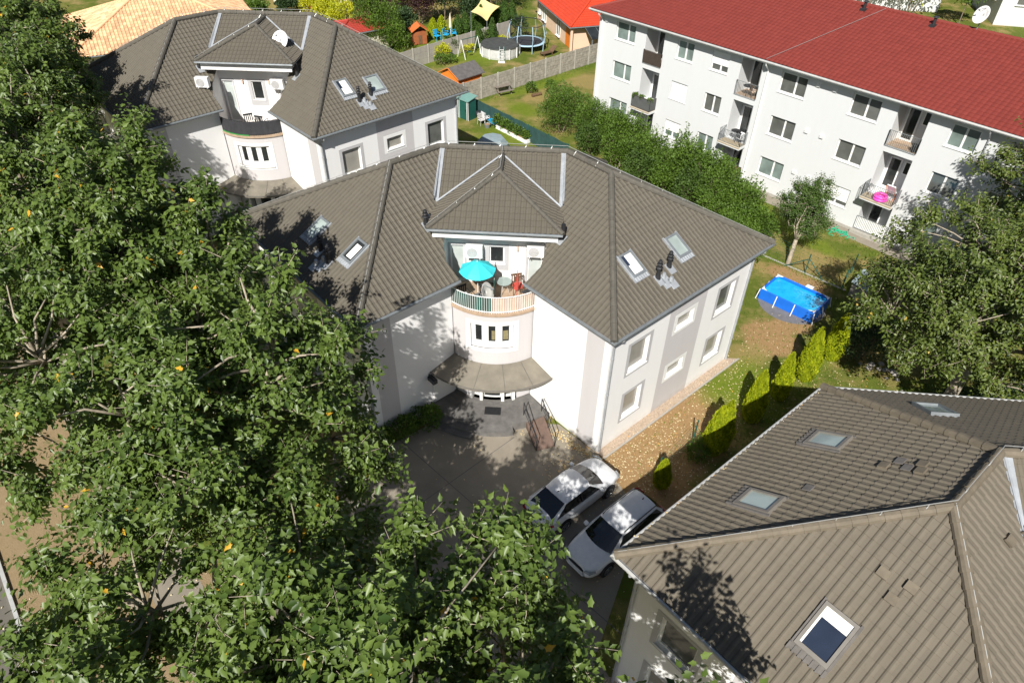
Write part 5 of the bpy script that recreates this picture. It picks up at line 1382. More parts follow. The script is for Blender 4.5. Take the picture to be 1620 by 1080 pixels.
# ================================================================ neighbouring houses
def hip_house(nm, label, corner, ang, L, D, zE, pitch, over, wallm, roofm, tw=.3, th=.36, amp=.04, prof=ROMAN, ridgem=None, flip=1):
    """corner: ground position of the wall corner nearest the viewer; local x along ang, y to the left of it"""
    t = thing(nm, label, 'house', (corner[0], corner[1], 0), ang)
    m2 = MB(); m2.box(0, L, 0, D, -.1, zE - .05); m2.build('wall', wallm, t)
    o = over; z0 = zE - o * pitch; x0, x1, y0, y1 = -o, L + o, -o, D + o
    h = min(D, L) / 2 + o; zr = z0 + h * pitch
    if L >= D: r0, r1 = (x0 + h, (y0 + y1) / 2), (x1 - h, (y0 + y1) / 2)
    else: r0, r1 = ((x0 + x1) / 2, y0 + h), ((x0 + x1) / 2, y1 - h)
    rf_ = MB(); c = [(x0, y0, z0), (x1, y0, z0), (x1, y1, z0), (x0, y1, z0)]; A = (*r0, zr); B = (*r1, zr)
    if L >= D: fs = [([c[0], c[1], B, A], (0, -1)), ([c[1], c[2], B], (1, 0)), ([c[2], c[3], A, B], (0, 1)), ([c[3], c[0], A], (-1, 0))]; hips = [(c[0], A), (c[3], A), (c[1], B), (c[2], B), (A, B)]
    else: fs = [([c[0], c[1], A], (0, -1)), ([c[1], c[2], B, A], (1, 0)), ([c[2], c[3], B], (0, 1)), ([c[3], c[0], A, B], (-1, 0))]; hips = [(c[0], A), (c[1], A), (c[2], B), (c[3], B), (A, B)]
    for p, d in fs: tile_face(rf_, p, d, tw, th, amp=amp, step=.03, prof=prof)
    rf_.build('roof', roofm, t)
    rc = MB()
    for a, b in hips: ridge_caps(rc, (a[0], a[1], a[2] + .05), (b[0], b[1], b[2] + .05), .12)
    rc.build('ridge_cap', ridgem or roofm, t)
    s2 = MB()
    s2.box(x0, x1, y0, 0.02, z0 - .15, z0 - .03); s2.box(x0, x1, D - .02, y1, z0 - .15, z0 - .03); s2.box(x0, 0.02, 0.02, D - .02, z0 - .15, z0 - .03); s2.box(L - .02, x1, .02, D - .02, z0 - .15, z0 - .03)
    s2.build('soffit', MAT['gutter_grey'], t)
    g2 = MB(); g2.tube([(x0 - .06, y0 - .06, z0 - .05), (x1 + .06, y0 - .06, z0 - .05), (x1 + .06, y1 + .06, z0 - .05), (x0 - .06, y1 + .06, z0 - .05), (x0 - .06, y0 - .06, z0 - .05)], .06, 6); g2.build('gutter', MAT['gutter_grey'], t)
    return t
def hwin(t, side, a, b, c, d, L, D, gm='glass_dark', frame_='white_paint'):
    F = {'f': lambda u_, dd, z: (u_, -dd, z), 'l': lambda u_, dd, z: (-dd, u_, z), 'r': lambda u_, dd, z: (L + dd, u_, z)}[side]
    F2 = lambda u_, dd, z: F(u_, dd + .16, z)
    return window(t, F2, a, b, c, d, MAT[frame_], MAT[gm], split=((a + b) / 2,), depth=.13)
# bungalow with the orange red roof: corner post at (5.9,79.6)
hr = hip_house('bungalow', 'peach walled bungalow with a bright orange red tiled roof and an orange door', (6.0, 79.75), .30, 15, 12.5, 2.95, .46, .62, MAT['wall_peach'], MAT['roof_orange'], amp=.02, prof=METAL)
for o_ in hr.children: pass
# its long wall runs back to the left: local y axis
dd_ = MB(); dd_.box(-.04, -.005, .55, 2.15, .05, 2.5); dob = dd_.build('door', MAT['wood_orange'], hr)
for i in range(8): pass
w = MB()
for i in range(9): w.box(-.052, -.04, .6, 2.1, .12 + i * .265, .12 + i * .265 + .24)
w.build('door_board', MAT['wood_orange'], dob)
hwin(hr, 'l', 4.0, 5.2, 0.3, 2.3, 15, 12.5, 'glass_grey'); hwin(hr, 'l', 9.0, 10.4, .5, 2.3, 15, 12.5, 'glass_light')
hwin(hr, 'l', 11.0, 11.8, .9, 2.3, 15, 12.5, 'glass_light')
for x, y in ((-.3, -.32),): m2 = MB(); m2.box(x - .12, x + .12, y - .12, y + .12, 0, 2.65); m2.build('corner_post', MAT['wall_peach'], hr)
t = thing('carport', 'dark sloping glass carport roof at the side of the peach bungalow', 'carport', (8.9, 79.2, 0), .30)
m2 = MB(); b0 = m2.p((-1.5, -1.4, 1.95), (4.5, -1.4, 1.95), (4.5, 1.0, 2.55), (-1.5, 1.0, 2.55), (-1.5, -1.4, 2.0), (4.5, -1.4, 2.0), (4.5, 1.0, 2.6), (-1.5, 1.0, 2.6))
for q in ((3, 2, 1, 0), (4, 5, 6, 7), (0, 1, 5, 4), (1, 2, 6, 5), (2, 3, 7, 6), (3, 0, 4, 7)): m2.idx([b0 + i for i in q])
m2.build('roof_panel', MAT['glass_dark'], t)
for x in (-1.4, 1.5, 4.4): m2 = MB(); m2.box(x - .05, x + .05, -1.35, -1.25, 0, 1.96); m2.build('post', MAT['gutter_grey'], t); 
for i in range(6): m2 = MB(); m2.tube([(-1.5 + i * 1.2, -1.4, 2.015), (-1.5 + i * 1.2, 1.0, 2.615)], .02, 4); m2.build('rafter', MAT['gutter_grey'], t)
# sand coloured house at the upper left
hs = hip_house('sand_roof_house', 'house at the upper left corner with a mottled sand and terracotta tiled roof', (-41.4, 66.4), .50, 17, 13, 3.2, .40, .8, MAT['wall_cream'], MAT['roof_sand'], tw=.33, th=.42, amp=.06)
hwin(hs, 'f', .9, 2.3, 1.0, 2.3, 17, 13)
# red roofed outbuilding behind the farther villa
hb = hip_house('red_roof_outbuilding', 'low outbuilding with a dull red roof behind the farther villa', (-18.6, 75.4), .62, 5.6, 4.2, 2.6, .25, .4, MAT['wall_cream'], simple('roof_dull_red', (.36, .045, .03), .6, .1), amp=.02, prof=METAL)
hb2 = hip_house('red_roof_house', 'cream house with a dark red roof at the top edge beside the yellow hedge', (-31.5, 96.0), -.35, 11, 8, 3.0, .42, .5, MAT['wall_cream'], MAT['roof_red'], amp=.02, prof=METAL)
hb4 = hip_house('brick_shed', 'small brick red shed with a grey roof on the dry grass at the top edge', (-26.5, 93.5), .1, 3.0, 2.4, 2.0, .2, .25, MAT['roof_dull_red'] if 'roof_dull_red' in MAT else MAT['wall_cream'], MAT['shed_roof'], amp=.01, prof=METAL)
# white houses behind the red roofed block
h5 = hip_house('white_house', 'white house seen behind the red roof left of the round yellow green tree', (42.0, 100.0), -.15, 13, 9, 5.6, .45, .5, MAT['wall_block'], MAT['roof_black'])
hwin(h5, 'f', 1.2, 3.0, 3.2, 5.0, 13, 9); hwin(h5, 'f', 6, 9, 2.9, 5.1, 13, 9, 'glass_dark')
h6 = hip_house('dark_roof_house', 'white house with a black roof at the upper right corner', (59.5, 93.0), -.22, 15, 10, 5.2, .42, .6, MAT['wall_block'], MAT['roof_black'])
hwin(h6, 'f', 1.6, 3.8, 2.4, 4.6, 15, 10, 'glass_grey'); hwin(h6, 'l', 2, 4, 2.4, 4.4, 15, 10)
# garden play house, chairs, closed parasol, sail
t = thing('play_house', 'small orange brown wooden play house under the dark trees', 'play house', (-11.1, 81.4, 0), .35)
m2 = MB(); m2.box(-.75, .75, -.6, .6, .05, 1.35); m2.build('wall', simple('wood_red', (.30, .09, .03), .7, .2), t)
for s_ in (-1, 1):
    r_ = MB(); b0 = r_.p((0, -.85, 2.1), (0, .85, 2.1), (s_ * 1.0, .85, 1.45), (s_ * 1.0, -.85, 1.45), (0, -.85, 2.04), (0, .85, 2.04), (s_ * 1.0, .85, 1.39), (s_ * 1.0, -.85, 1.39))
    for q in ((0, 1, 2, 3), (7, 6, 5, 4), (0, 4, 5, 1), (1, 5, 6, 2), (2, 6, 7, 3), (3, 7, 4, 0)): r_.idx([b0 + i for i in q])
    r_.build('roof_panel', simple('roof_play', (.62, .16, .04), .6, .1), t)
m2 = MB(); m2.box(-.2, .2, -.63, -.602, .1, 1.0); m2.build('door', MAT['wood_brown'], t)
for i, (x, y) in enumerate(((-9.2, 82.35), (-8.2, 82.9), (-7.4, 83.5))):
    chair('garden_chair', 'bright blue garden chair, %s of the three behind the smooth fence' % ('leftmost', 'middle one', 'rightmost')[i], (x, y, 0), .8 + i * .5, MAT['blue_plastic'], None, 1.25)
t = thing('closed_parasol', 'closed cream parasol standing behind the blue garden chairs', 'parasol', (-7.75, 83.6, 0))
m2 = MB(); m2.tube([(0, 0, 0), (0, 0, 2.6)], .025, 6); m2.build('pole', MAT['white_paint'], t); m2 = MB(); m2.tube([(0, 0, 1.1), (0, 0, 1.5), (0, 0, 2.1), (0, 0, 2.65)], [.17, .15, .10, .02], 8); m2.build('canopy', simple('cream_fabric', (.70, .64, .50), .85, .08), t)
t = thing('shade_sail', 'yellow sand coloured shade sail stretched beside the orange roofed bungalow', 'shade sail', (0, 0, 0))
C4 = [Vector((-5.45, 84.78, 2.5)), Vector((-4.35, 88.6, 3.1)), Vector((-2.2, 86.9, 2.6)), Vector((-3.5, 81.9, 2.3))]
m2 = MB(); n = 12; g0 = []
for i in range(n + 1):
    row = []
    for j in range(n + 1):
        a, b = i / n, j / n; aa = a + (.5 - a) * .16 * sin(pi * b); bb = b + (.5 - b) * .16 * sin(pi * a)
        q = C4[0] * (1 - aa) * (1 - bb) + C4[1] * (1 - aa) * bb + C4[2] * aa * bb + C4[3] * aa * (1 - bb); row.append(tuple(q - Vector((0, 0, .25 * sin(pi * a) * sin(pi * b)))))
    g0.append(m2.p(*row))
for i in range(n):
    for j in range(n): m2.idx((g0[i] + j, g0[i] + j + 1, g0[i + 1] + j + 1, g0[i + 1] + j))
m2.build('fabric', MAT['sail_fabric'], t)
for q in (C4[0], C4[3]): m2 = MB(); m2.tube([(q.x, q.y, 0), (q.x, q.y, q.z + .1)], .04, 6); m2.build('pole', MAT['gutter_grey'], t)
t = thing('garden_stump', 'dark log lying by the young plants on the dry lawn', 'log', (1.9, 66.3, 0)); m2 = MB(); m2.cyl((-.45, -.3, .14), (.45, .3, .14), .15, .13, 12); m2.build('trunk', MAT['wood_brown'], t)
t = thing('garden_stump', 'dark stump beside the big bush at the corner of the white block', 'stump', (3.3, 64.6, 0)); m2 = MB(); m2.lathe([(.3, 0), (.26, .28), (.24, .3)], n=14); m2.build('trunk', MAT['wood_brown'], t)
t = thing('stone_heap', 'pale crumbled stones lying under the right hand tree', 'stones', (20.3, 28.0, 0))
for i in range(14):
    m2 = MB(); x, y, r = random.gauss(0, .8), random.gauss(0, .6), random.uniform(.08, .22); m2.lathe([(r * .7, 0), (r, r * .4), (r * .6, r * .8), (.01, r * .9)], (x, y, 0), 7); m2.build('stone', MAT['fence_smooth'], t)
# ================================================================ vegetation
def rvec(n): v = RNG.normal(size=(n, 3)); return v / (np.linalg.norm(v, axis=1)[:, None] + 1e-9)
def unit(v): return v / (np.linalg.norm(v, axis=1)[:, None] + 1e-9)
LOBED = (np.array([[0, 0, 0], [1.15, 0, -.36], [.02, .24, .12], [.24, .24, .04], [.46, .38, -.06], [.74, .17, -.16], [.02, -.24, .12], [.24, -.24, .04], [.46, -.38, -.06], [.74, -.17, -.16]]),
         [[0, 1, 5, 4, 3, 2], [0, 6, 7, 8, 9, 1]])
OVAL = (np.array([[0, 0, 0], [1, 0, -.12], [.45, .30, .06], [.45, -.30, .06]]), [[0, 1, 2], [0, 3, 1]])
BLADE = (np.array([[0, -.16, 0], [0, .16, 0], [1, 0, 0.05]]), [[0, 1, 2]])
def leaf_mesh(name, P, D, Nn, size, rnd, tmpl, mat, parent=None, core=None):
    tv, tf = tmpl; n = len(P)
    D = unit(D); S = unit(np.cross(Nn, D)); U = np.cross(D, S)
    V = (P[:, None, :] + size[:, None, None] * (tv[None, :, 0:1] * D[:, None, :] + tv[None, :, 1:2] * S[:, None, :] + tv[None, :, 2:3] * U[:, None, :])).reshape(-1, 3)
    k = len(tv); fl = np.concatenate([np.array(f) for f in tf]); tot = np.array([len(f) for f in tf])
    loops = (np.arange(n)[:, None] * k + fl[None, :]).ravel()
    starts = (np.arange(n)[:, None] * len(fl) + np.concatenate([[0], np.cumsum(tot)[:-1]])[None, :]).ravel()
    col = np.zeros((n, k, 4), np.float32); col[:, :, 0] = rnd[:, None]; col[:, :, 1] = RNG.random(n)[:, None]; col[:, :, 3] = 1; col = col.reshape(-1, 4)
    if core is not None:
        cv, cf = core; b = len(V); V = np.concatenate([V, cv]); cl = np.array(cf); loops = np.concatenate([loops, (cl + b).ravel()])
        starts = np.concatenate([starts, starts[-1] + tot[-1] + np.arange(len(cl)) * cl.shape[1]])
        cc = np.zeros((len(cv), 4), np.float32); cc[:, 0] = .1; cc[:, 3] = 1; col = np.concatenate([col, cc])  # inner hull added to block light through the foliage, coloured dark
    me = bpy.data.meshes.new(name); me.vertices.add(len(V)); me.loops.add(len(loops)); me.polygons.add(len(starts))
    me.vertices.foreach_set('co', V.astype(np.float32).ravel()); me.loops.foreach_set('vertex_index', loops.astype(np.int32)); me.polygons.foreach_set('loop_start', starts.astype(np.int32))
    me.update(calc_edges=True)
    a = me.attributes.new('rnd', 'FLOAT_COLOR', 'POINT'); a.data.foreach_set('color', col.ravel())
    me.materials.append(mat); me.validate()
    o = bpy.data.objects.new(name, me); COL.objects.link(o)
    if parent: o.parent = parent
    return o

def spread_points(fn, n, dmin, tries=40):
    pts = []
    for _ in range(n * tries):
        p = fn()
        if p is None: continue
        if all(((p - q) ** 2).sum() > dmin * dmin for q in pts): pts.append(p)
        if len(pts) >= n: break
    return np.array(pts)

def big_tree(label, x, y, h, r, zc, rz, seed, nclump=120, leaf=.22, mat='leaf_plane', bark='bark', shoots=12, per=12, name='plane_tree', lean=(0, 0), fork=.38, group='large trees', clr=.82, low=-.55, sq=1.0):
    global RNG
    RNG = np.random.default_rng(seed); rnd_ = random.Random(seed)
    t = thing(name, label, 'tree', (x, y, 0), 0, group)
    ph = RNG.random(6) * 6.28
    def outline(d):
        az = atan2(d[1], d[0]); return 1 + .13 * sin(3 * az + ph[0]) + .10 * sin(5 * az + ph[1]) + .08 * sin(7 * d[2] * 2 + ph[2]) + .07 * sin(9 * az + ph[3] + 4 * d[2])
    def samp():
        d = rvec(1)[0]
        if d[2] < low: return None
        f = 1 - .62 * RNG.random() ** 1.7
        o = outline(d); return np.array([d[0] * r * f * o + lean[0], d[1] * r * f * o * sq + lean[1], zc + d[2] * rz * f * o])
    C = spread_points(samp, nclump, clr)
    # limbs
    fk = np.array([lean[0] * .2, lean[1] * .2, h * fork]); tips = []
    far = C[np.argmax(C[:, 2])]; tips.append(far)
    while len(tips) < 8:
        d = np.min([((C - q) ** 2).sum(1) for q in tips], axis=0); tips.append(C[np.argmax(d)])
    trunk = MB(); R0 = .030 * h
    trunk.tube([(0, 0, -.1), (0, 0, .3), (fk[0] * .5, fk[1] * .5, fk[2] * .5), tuple(fk)], [R0 * 1.3, R0 * 1.0, R0 * .9, R0 * .8], 10)
    limbs = []
    for tp in tips:
        tp = fk + (tp - fk) * .86; d = tp - fk; m1 = fk + d * .35 + np.array([0, 0, .10 * np.linalg.norm(d)]) + RNG.normal(size=3) * .15; m2_ = fk + d * .7 + np.array([0, 0, .06 * np.linalg.norm(d)]) + RNG.normal(size=3) * .2
        pl = [fk, m1, m2_, tp]; limbs.append(pl)
        trunk.tube([tuple(q) for q in pl], [R0 * .50, R0 * .30, R0 * .16, R0 * .05], 7)
    base_pts = []
    for pl in limbs:
        for a, b in zip(pl, pl[1:]):
            for f in (.0, .33, .66): base_pts.append(a + (b - a) * f)
    base_pts = np.array([q for q in base_pts])
    for c in C:
        d = c - base_pts; dist = np.linalg.norm(d, axis=1) + np.where(d[:, 2] < .3, 1.5, 0)
        j = int(np.argmin(dist)); b = base_pts[j]; mid = b + (c - b) * .5 + np.array([0, 0, .12]) + RNG.normal(size=3) * .12
        trunk.tube([tuple(b), tuple(mid), tuple(c)], [R0 * .15, R0 * .09, R0 * .04], 5)
    # shoots and leaves
    PP, DD, NN, SS, RR = [], [], [], [], []
    ctr = np.array([lean[0], lean[1], zc - rz * .35])
    for c in C:
        out = (c - ctr); out /= np.linalg.norm(out) + 1e-6
        cr = RNG.random()
        ns = int(shoots * 1.75 * rnd_.uniform(.7, 1.3))
        for s in range(ns):
            d = out * .75 + np.array([0, 0, .40]) + RNG.normal(size=3) * .55; d /= np.linalg.norm(d)
            L = RNG.uniform(.60, 1.35) * (r / 5) ** .3
            st_ = c + RNG.normal(size=3) * .14 * (r / 5); e = st_ + d * L - np.array([0, 0, .08])
            if s % 4 == 0: trunk.tube([tuple(c), tuple(st_ + (e - st_) * .4), tuple(e)], [.022, .014, .006], 3)
            k = int(per * 1.35 * RNG.uniform(.7, 1.3)); f = np.linspace(.05, 1, k)[:, None]
            P = st_ + (e - st_) * f
            side = np.cross(d, rvec(1)[0]); side /= np.linalg.norm(side) + 1e-6; s2 = np.cross(d, side)
            an = np.arange(k) * 2.4 + RNG.random() * 6
            lat = side[None, :] * np.cos(an)[:, None] + s2[None, :] * np.sin(an)[:, None]
            Dl = lat * .95 + d[None, :] * .55 + np.array([.12, .10, -.42]) + RNG.normal(size=(k, 3)) * .2
            P = P + lat * .05
            Nl = np.array([-.12, -.42, 1.0]) + out * .30 + RNG.normal(size=(k, 3)) * .55
            PP.append(P); DD.append(Dl); NN.append(Nl); SS.append(leaf * .76 * RNG.uniform(.6, 1.25, k)); RR.append(np.clip(.30 * cr + .38 + RNG.normal(0, .22, k), 0, 1))
    leaf_mesh('crown', np.concatenate(PP), np.concatenate(DD), np.concatenate(NN), np.concatenate(SS), np.concatenate(RR), LOBED if leaf > .15 else OVAL, MAT[mat], t)
    trunk.build('trunk', MAT[bark], t, smooth=True)
    return t

LT = 'large trees in front of the villas'
def front_tree(label, *a, **k): return big_tree(label, *a, 'leaf_plane', 'bark', k.pop('shoots', 12), 12, 'plane_tree', (0, 0), .38, LT, k.pop('clr', .82))
front_tree('large leafy tree at the bottom centre, its branches nearest the viewer beside the cars', -2.4, 6.4, 12.8, 4.0, 8.9, 3.7, 101, 135, .225, shoots=12, clr=.72)
front_tree('large leafy tree at the bottom left with a pale forked trunk showing through its crown', -8.0, 9.9, 11.6, 4.1, 8.2, 3.1, 102, 95, .22, shoots=11, clr=.85)
front_tree('large leafy tree whose crown touches the left wall of the middle villa', -8.9, 15.2, 13.8, 4.0, 9.2, 4.4, 103, 120, .22)
front_tree('large leafy tree in the left row with pale bare limbs showing at its centre', -14.4, 18.4, 13.4, 4.9, 8.9, 4.2, 104, 130, .22)
front_tree('large leafy tree between the middle villa and the pavement, shading its left roof slope', -12.6, 19.6, 15.2, 2.7, 11.2, 4.2, 113, 95, .22)
front_tree('large leafy tree whose top reaches the gap between the two villas', -18.0, 23.8, 13.4, 3.4, 9.4, 4.1, 105, 105, .22)
front_tree('large leafy tree left of the gap between the two villas', -23.6, 28.0, 14.4, 5.5, 9.4, 4.7, 106, 160, .24, clr=.95)
front_tree('large dark leafy tree in front of the farther villa', -25.4, 34.0, 15.0, 3.5, 11.2, 3.8, 107, 100, .24)
front_tree('dark leafy tree shading the left roof corner of the farther villa', -29.2, 40.0, 15.0, 3.1, 11.3, 3.6, 114, 85, .25)
front_tree('large dark leafy tree at the upper left in front of the sand coloured roof', -35.5, 44.5, 15.0, 6.0, 9.8, 5.2, 108, 150, .27, clr=1.0)
front_tree('large leafy tree at the left edge of the picture', -25.5, 23.8, 11.5, 3.7, 8.0, 3.4, 109, 80, .24)
front_tree('tall leafy tree below the lower edge of the picture, shading the nearest roof', 1.9, 1.6, 14.4, 4.1, 9.6, 4.7, 115, 110, .24)
RT = 'trees on the right'
big_tree('broad olive green tree behind the nearest roof, a pale trunk showing through it', 21.6, 24.6, 10.6, 4.7, 7.0, 3.6, 110, 180, .18, 'leaf_right', 'bark', 12, 12, 'broad_tree', (-.4, -.2), .42, RT, .74)
big_tree('tall loose tree in front of the red roofed block at the right edge', 27.6, 31.6, 12.0, 3.7, 8.2, 3.8, 111, 75, .19, 'leaf_right', 'bark', 11, 12, 'broad_tree', (0, 0), .38, RT, .85)
big_tree('olive green tree at the far right edge behind the nearest roof', 28.0, 26.0, 10.0, 4.2, 6.6, 3.4, 112, 105, .18, 'leaf_right', 'bark', 12, 12, 'broad_tree', (0, 0), .38, RT, .8)

def cloud(blobs, n, dens_in=.25):
    """leaf anchor points on and in a set of ellipsoids (cx,cy,cz,rx,ry,rz)"""
    vol = np.array([b[3] * b[4] + b[4] * b[5] for b in blobs]); cnt = (n * vol / vol.sum()).astype(int)
    P, O = [], []
    for b, k in zip(blobs, cnt):
        d = rvec(k); d[:, 2] = np.abs(d[:, 2]) * np.where(RNG.random(k) < .8, 1, -.6)
        d = unit(d)
        lump = 1 + .12 * np.sin(d[:, 0] * 9 + b[0] * 3) + .12 * np.sin(d[:, 1] * 8 + b[1] * 2) + .08 * np.sin(d[:, 2] * 11)
        f = (1 - .5 * RNG.random(k) ** 2.2) * lump
        P.append(np.array(b[:3]) + d * f[:, None] * np.array(b[3:6])); O.append(d)
    return np.concatenate(P), np.concatenate(O)
def bush(label, x, y, blobs, n, leaf, mat, seed, name='bush', cat='bush', group=None, tmpl=OVAL, upw=.4, stems=4, spikes=0, bark='bark_dark'):
    global RNG
    RNG = np.random.default_rng(seed)
    t = thing(name, label, cat, (x, y, 0), 0, group)
    P, O = cloud(blobs, n)
    if spikes:
        zt = max(b[2] + b[5] for b in blobs); Q, QO = [], []
        for s in range(spikes):
            b = blobs[RNG.integers(len(blobs))]; d = rvec(1)[0]; d[2] = abs(d[2]) + .5; d /= np.linalg.norm(d); st_ = np.array(b[:3]) + d * np.array(b[3:6]) * .9
            k = 26; f = np.linspace(0, 1, k)[:, None]; e = st_ + np.array([RNG.normal() * .15, RNG.normal() * .15, RNG.uniform(.5, 1.1)])
            Q.append(st_ + (e - st_) * f + RNG.normal(size=(k, 3)) * .06); QO.append(rvec(k))
        P = np.concatenate([P] + Q); O = np.concatenate([O] + QO)
    k = len(P); D = O * .6 + rvec(k) * .6 + np.array([0, 0, upw]); Nn = O * .5 + np.array([0, 0, .9]) + RNG.normal(size=(k, 3)) * .4
    low = .5 + .25 * np.sin(P[:, 0] * 2.1) * np.sin(P[:, 1] * 2.3 + 1) + RNG.normal(0, .2, k)
    leaf_mesh('crown', P, D, Nn, leaf * RNG.uniform(.6, 1.25, k), np.clip(low, 0, 1), tmpl, MAT[mat], t)
    m2 = MB()
    for b in blobs[:max(stems, 1)]:
        m2.tube([(b[0] * .3, b[1] * .3, 0), (b[0] * .8, b[1] * .8, b[2] * .6), (b[0], b[1], b[2] + b[5] * .5)], [.07, .05, .02], 6)
        for _ in range(5):
            d = rvec(1)[0]; d[2] = abs(d[2]); m2.tube([(b[0] * .8, b[1] * .8, b[2] * .6), (b[0] + d[0] * b[3] * .8, b[1] + d[1] * b[4] * .8, b[2] + d[2] * b[5] * .8)], [.035, .01], 4)
    m2.build('stem', MAT[bark], t)
    return t

def thuja(label, x, y, h, r, seed, mat='leaf_thuja', group='thujas in a row beside the nearest roof', n=6500, blade=.13, twin=False, name='thuja', cat='thuja'):
    global RNG
    RNG = np.random.default_rng(seed)
    t = thing(name, label, cat, (x, y, 0), 0, group)
    tops = [(0, 0, h, r)] if not twin else [(-.30 * r, -.2 * r, h, r * .8), (.35 * r, .25 * r, h * 1.02, r * .72)]
    P, O = [], []; cv, cf = [], []
    prof = lambda z: (np.clip(z / .10, 0, 1) ** .5 * .18 + .82) * (1 - np.clip((z - .25) / .75, 0, 1) ** 1.55) ** .85 * (.80 + .2 * np.clip(z / .3, 0, 1))
    for cx, cy, hh, rr in tops:
        k = n // len(tops); z = RNG.random(k) ** .85; a = RNG.random(k) * 2 * pi
        lump = 1 + .07 * np.sin(5 * a + 9 * z) + .06 * np.sin(9 * a - 14 * z) + .05 * np.sin(23 * z + 3 * a)
        rad = rr * prof(z) * lump * (1 - .14 * RNG.random(k) ** 2)
        P.append(np.stack([cx + rad * np.cos(a), cy + rad * np.sin(a), z * hh + .05], 1)); O.append(np.stack([np.cos(a), np.sin(a), .3 + z], 1))
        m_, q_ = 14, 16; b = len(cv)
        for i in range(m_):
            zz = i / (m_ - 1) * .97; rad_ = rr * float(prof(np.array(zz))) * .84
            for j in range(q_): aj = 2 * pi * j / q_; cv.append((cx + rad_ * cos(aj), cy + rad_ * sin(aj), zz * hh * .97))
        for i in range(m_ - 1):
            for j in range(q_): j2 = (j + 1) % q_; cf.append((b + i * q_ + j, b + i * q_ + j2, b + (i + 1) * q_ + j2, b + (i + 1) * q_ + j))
    P = np.concatenate(P); O = unit(np.concatenate(O)); k = len(P)
    D = np.array([0, 0, 1.0]) + O * .45 + RNG.normal(size=(k, 3)) * .25; Nn = O + RNG.normal(size=(k, 3)) * .45
    rn = np.clip(.5 + .25 * np.sin(P[:, 2] * 7 + np.arctan2(P[:, 1], P[:, 0]) * 5) + RNG.normal(0, .22, k), 0, 1)
    leaf_mesh('crown', P, D, Nn, blade * RNG.uniform(.6, 1.3, k), rn, OVAL, MAT[mat], t, core=(np.array(cv), cf))
    m2 = MB(); m2.cyl((0, 0, -.02), (0, 0, .3), .06, .05, 8); m2.build('trunk', MAT['bark_dark'], t)
    return t
thuja('smallest yellow green thuja, between the cars and the nearest roof', 6.84, 19.85, 1.7, .38, 201, n=3500)
thuja('twin topped yellow green thuja, second of the row counted from the cars', 9.75, 22.05, 3.0, .66, 202, twin=True)
thuja('yellow green thuja third in the row counted from the cars', 11.95, 24.1, 3.2, .50, 203)
thuja('slender ragged yellow green thuja fourth in the row counted from the cars', 13.75, 25.65, 3.0, .44, 204)
thuja('tall yellow green thuja fifth in the row counted from the cars', 15.55, 27.15, 3.4, .52, 205)
thuja('yellow green thuja at the far end of the row beside the right hand tree', 17.55, 28.85, 3.0, .54, 206)
for i, (x, y, h) in enumerate(((-9.7, 83.3, 2.0), (-8.8, 84.0, 2.1), (-7.0, 85.0, 1.9), (-6.2, 85.6, 2.1), (-5.3, 86.2, 1.9), (-4.4, 86.4, 2.7), (-3.3, 87.0, 2.3), (-2.5, 87.7, 2.6), (-1.7, 88.5, 2.9), (-.8, 89.4, 2.4))):
    thuja(('orange tinged dwarf thuja left of the blue garden chairs', 'dwarf thuja directly behind the leftmost blue garden chair', 'dwarf thuja just right of the closed cream parasol', 'low dwarf thuja second right of the closed parasol', 'low dwarf thuja third right of the closed parasol', 'full round dwarf thuja below the left corner of the shade sail', 'dwarf thuja under the lower tip of the shade sail', 'dwarf thuja just right of the shade sail', 'pointed dwarf thuja at the windows of the peach bungalow', 'last dwarf thuja behind the trampoline net')[i],
          x, y, h, .62, 220 + i, 'leaf_thuja' if i < 2 else 'leaf_thuja_dark', 'dwarf thujas behind the smooth fence', 900, .2, name='dwarf_thuja')

# hedge of single bushes behind the middle villa
HG = 'bushes between the middle villa and the white block'
hb_ = [(3.8, 58.2, 1.9, 3.4), (6.0, 57.2, 1.7, 3.2), (7.6, 54.6, 1.5, 3.0), (8.9, 52.6, 1.6, 2.9), (10.4, 51.2, 1.7, 3.1), (11.8, 49.2, 1.6, 2.8), (12.9, 47.1, 1.6, 3.2), (14.2, 45.2, 1.7, 3.3), (15.3, 43.1, 1.5, 2.9), (16.0, 40.9, 1.3, 2.3)]
hl = ['large round willowy bush at the far left corner of the white block', 'second round bush beside the left corner of the white block', 'bush right of the two round ones, below the lowest left window', 'bush with thin upright shoots below the grey screened balcony', 'dense bush below the closed shutter of the white block', 'low dense bush between the two balcony columns', 'tall bush with upright shoots left of the dark ground floor recess', 'large bush in front of the dark ground floor recess', 'bush beyond the right roof slope of the middle villa', 'last low bush of the hedge next to the small leaning tree']
for i, (x, y, r, h) in enumerate(hb_):
    rs = np.random.default_rng(300 + i)
    bl = [(rs.normal() * r * .3, rs.normal() * r * .3, h * .48, r * .85, r * .85, h * .5)] + [(rs.uniform(-1, 1) * r * .6, rs.uniform(-1, 1) * r * .6, h * rs.uniform(.35, .7), r * .5, r * .5, h * .3) for _ in range(7)]
    hs_ = (1.2, 1.1, 1.15, 1.4, 1.1, 1.0, 1.45, 1.25, 1.1, 1.1)[i]; bl = [(b[0] * 1.15, b[1] * 1.15, b[2] * hs_, b[3] * 1.08, b[4] * 1.08, b[5] * hs_) for b in bl]; bush(hl[i], x, y, bl, 7500 if i > 1 else 12000, .16 if i > 1 else .12, 'leaf_bush', 310 + i, group=HG, spikes=(0, 0, 14, 26, 16, 8, 30, 22, 10, 6)[i])
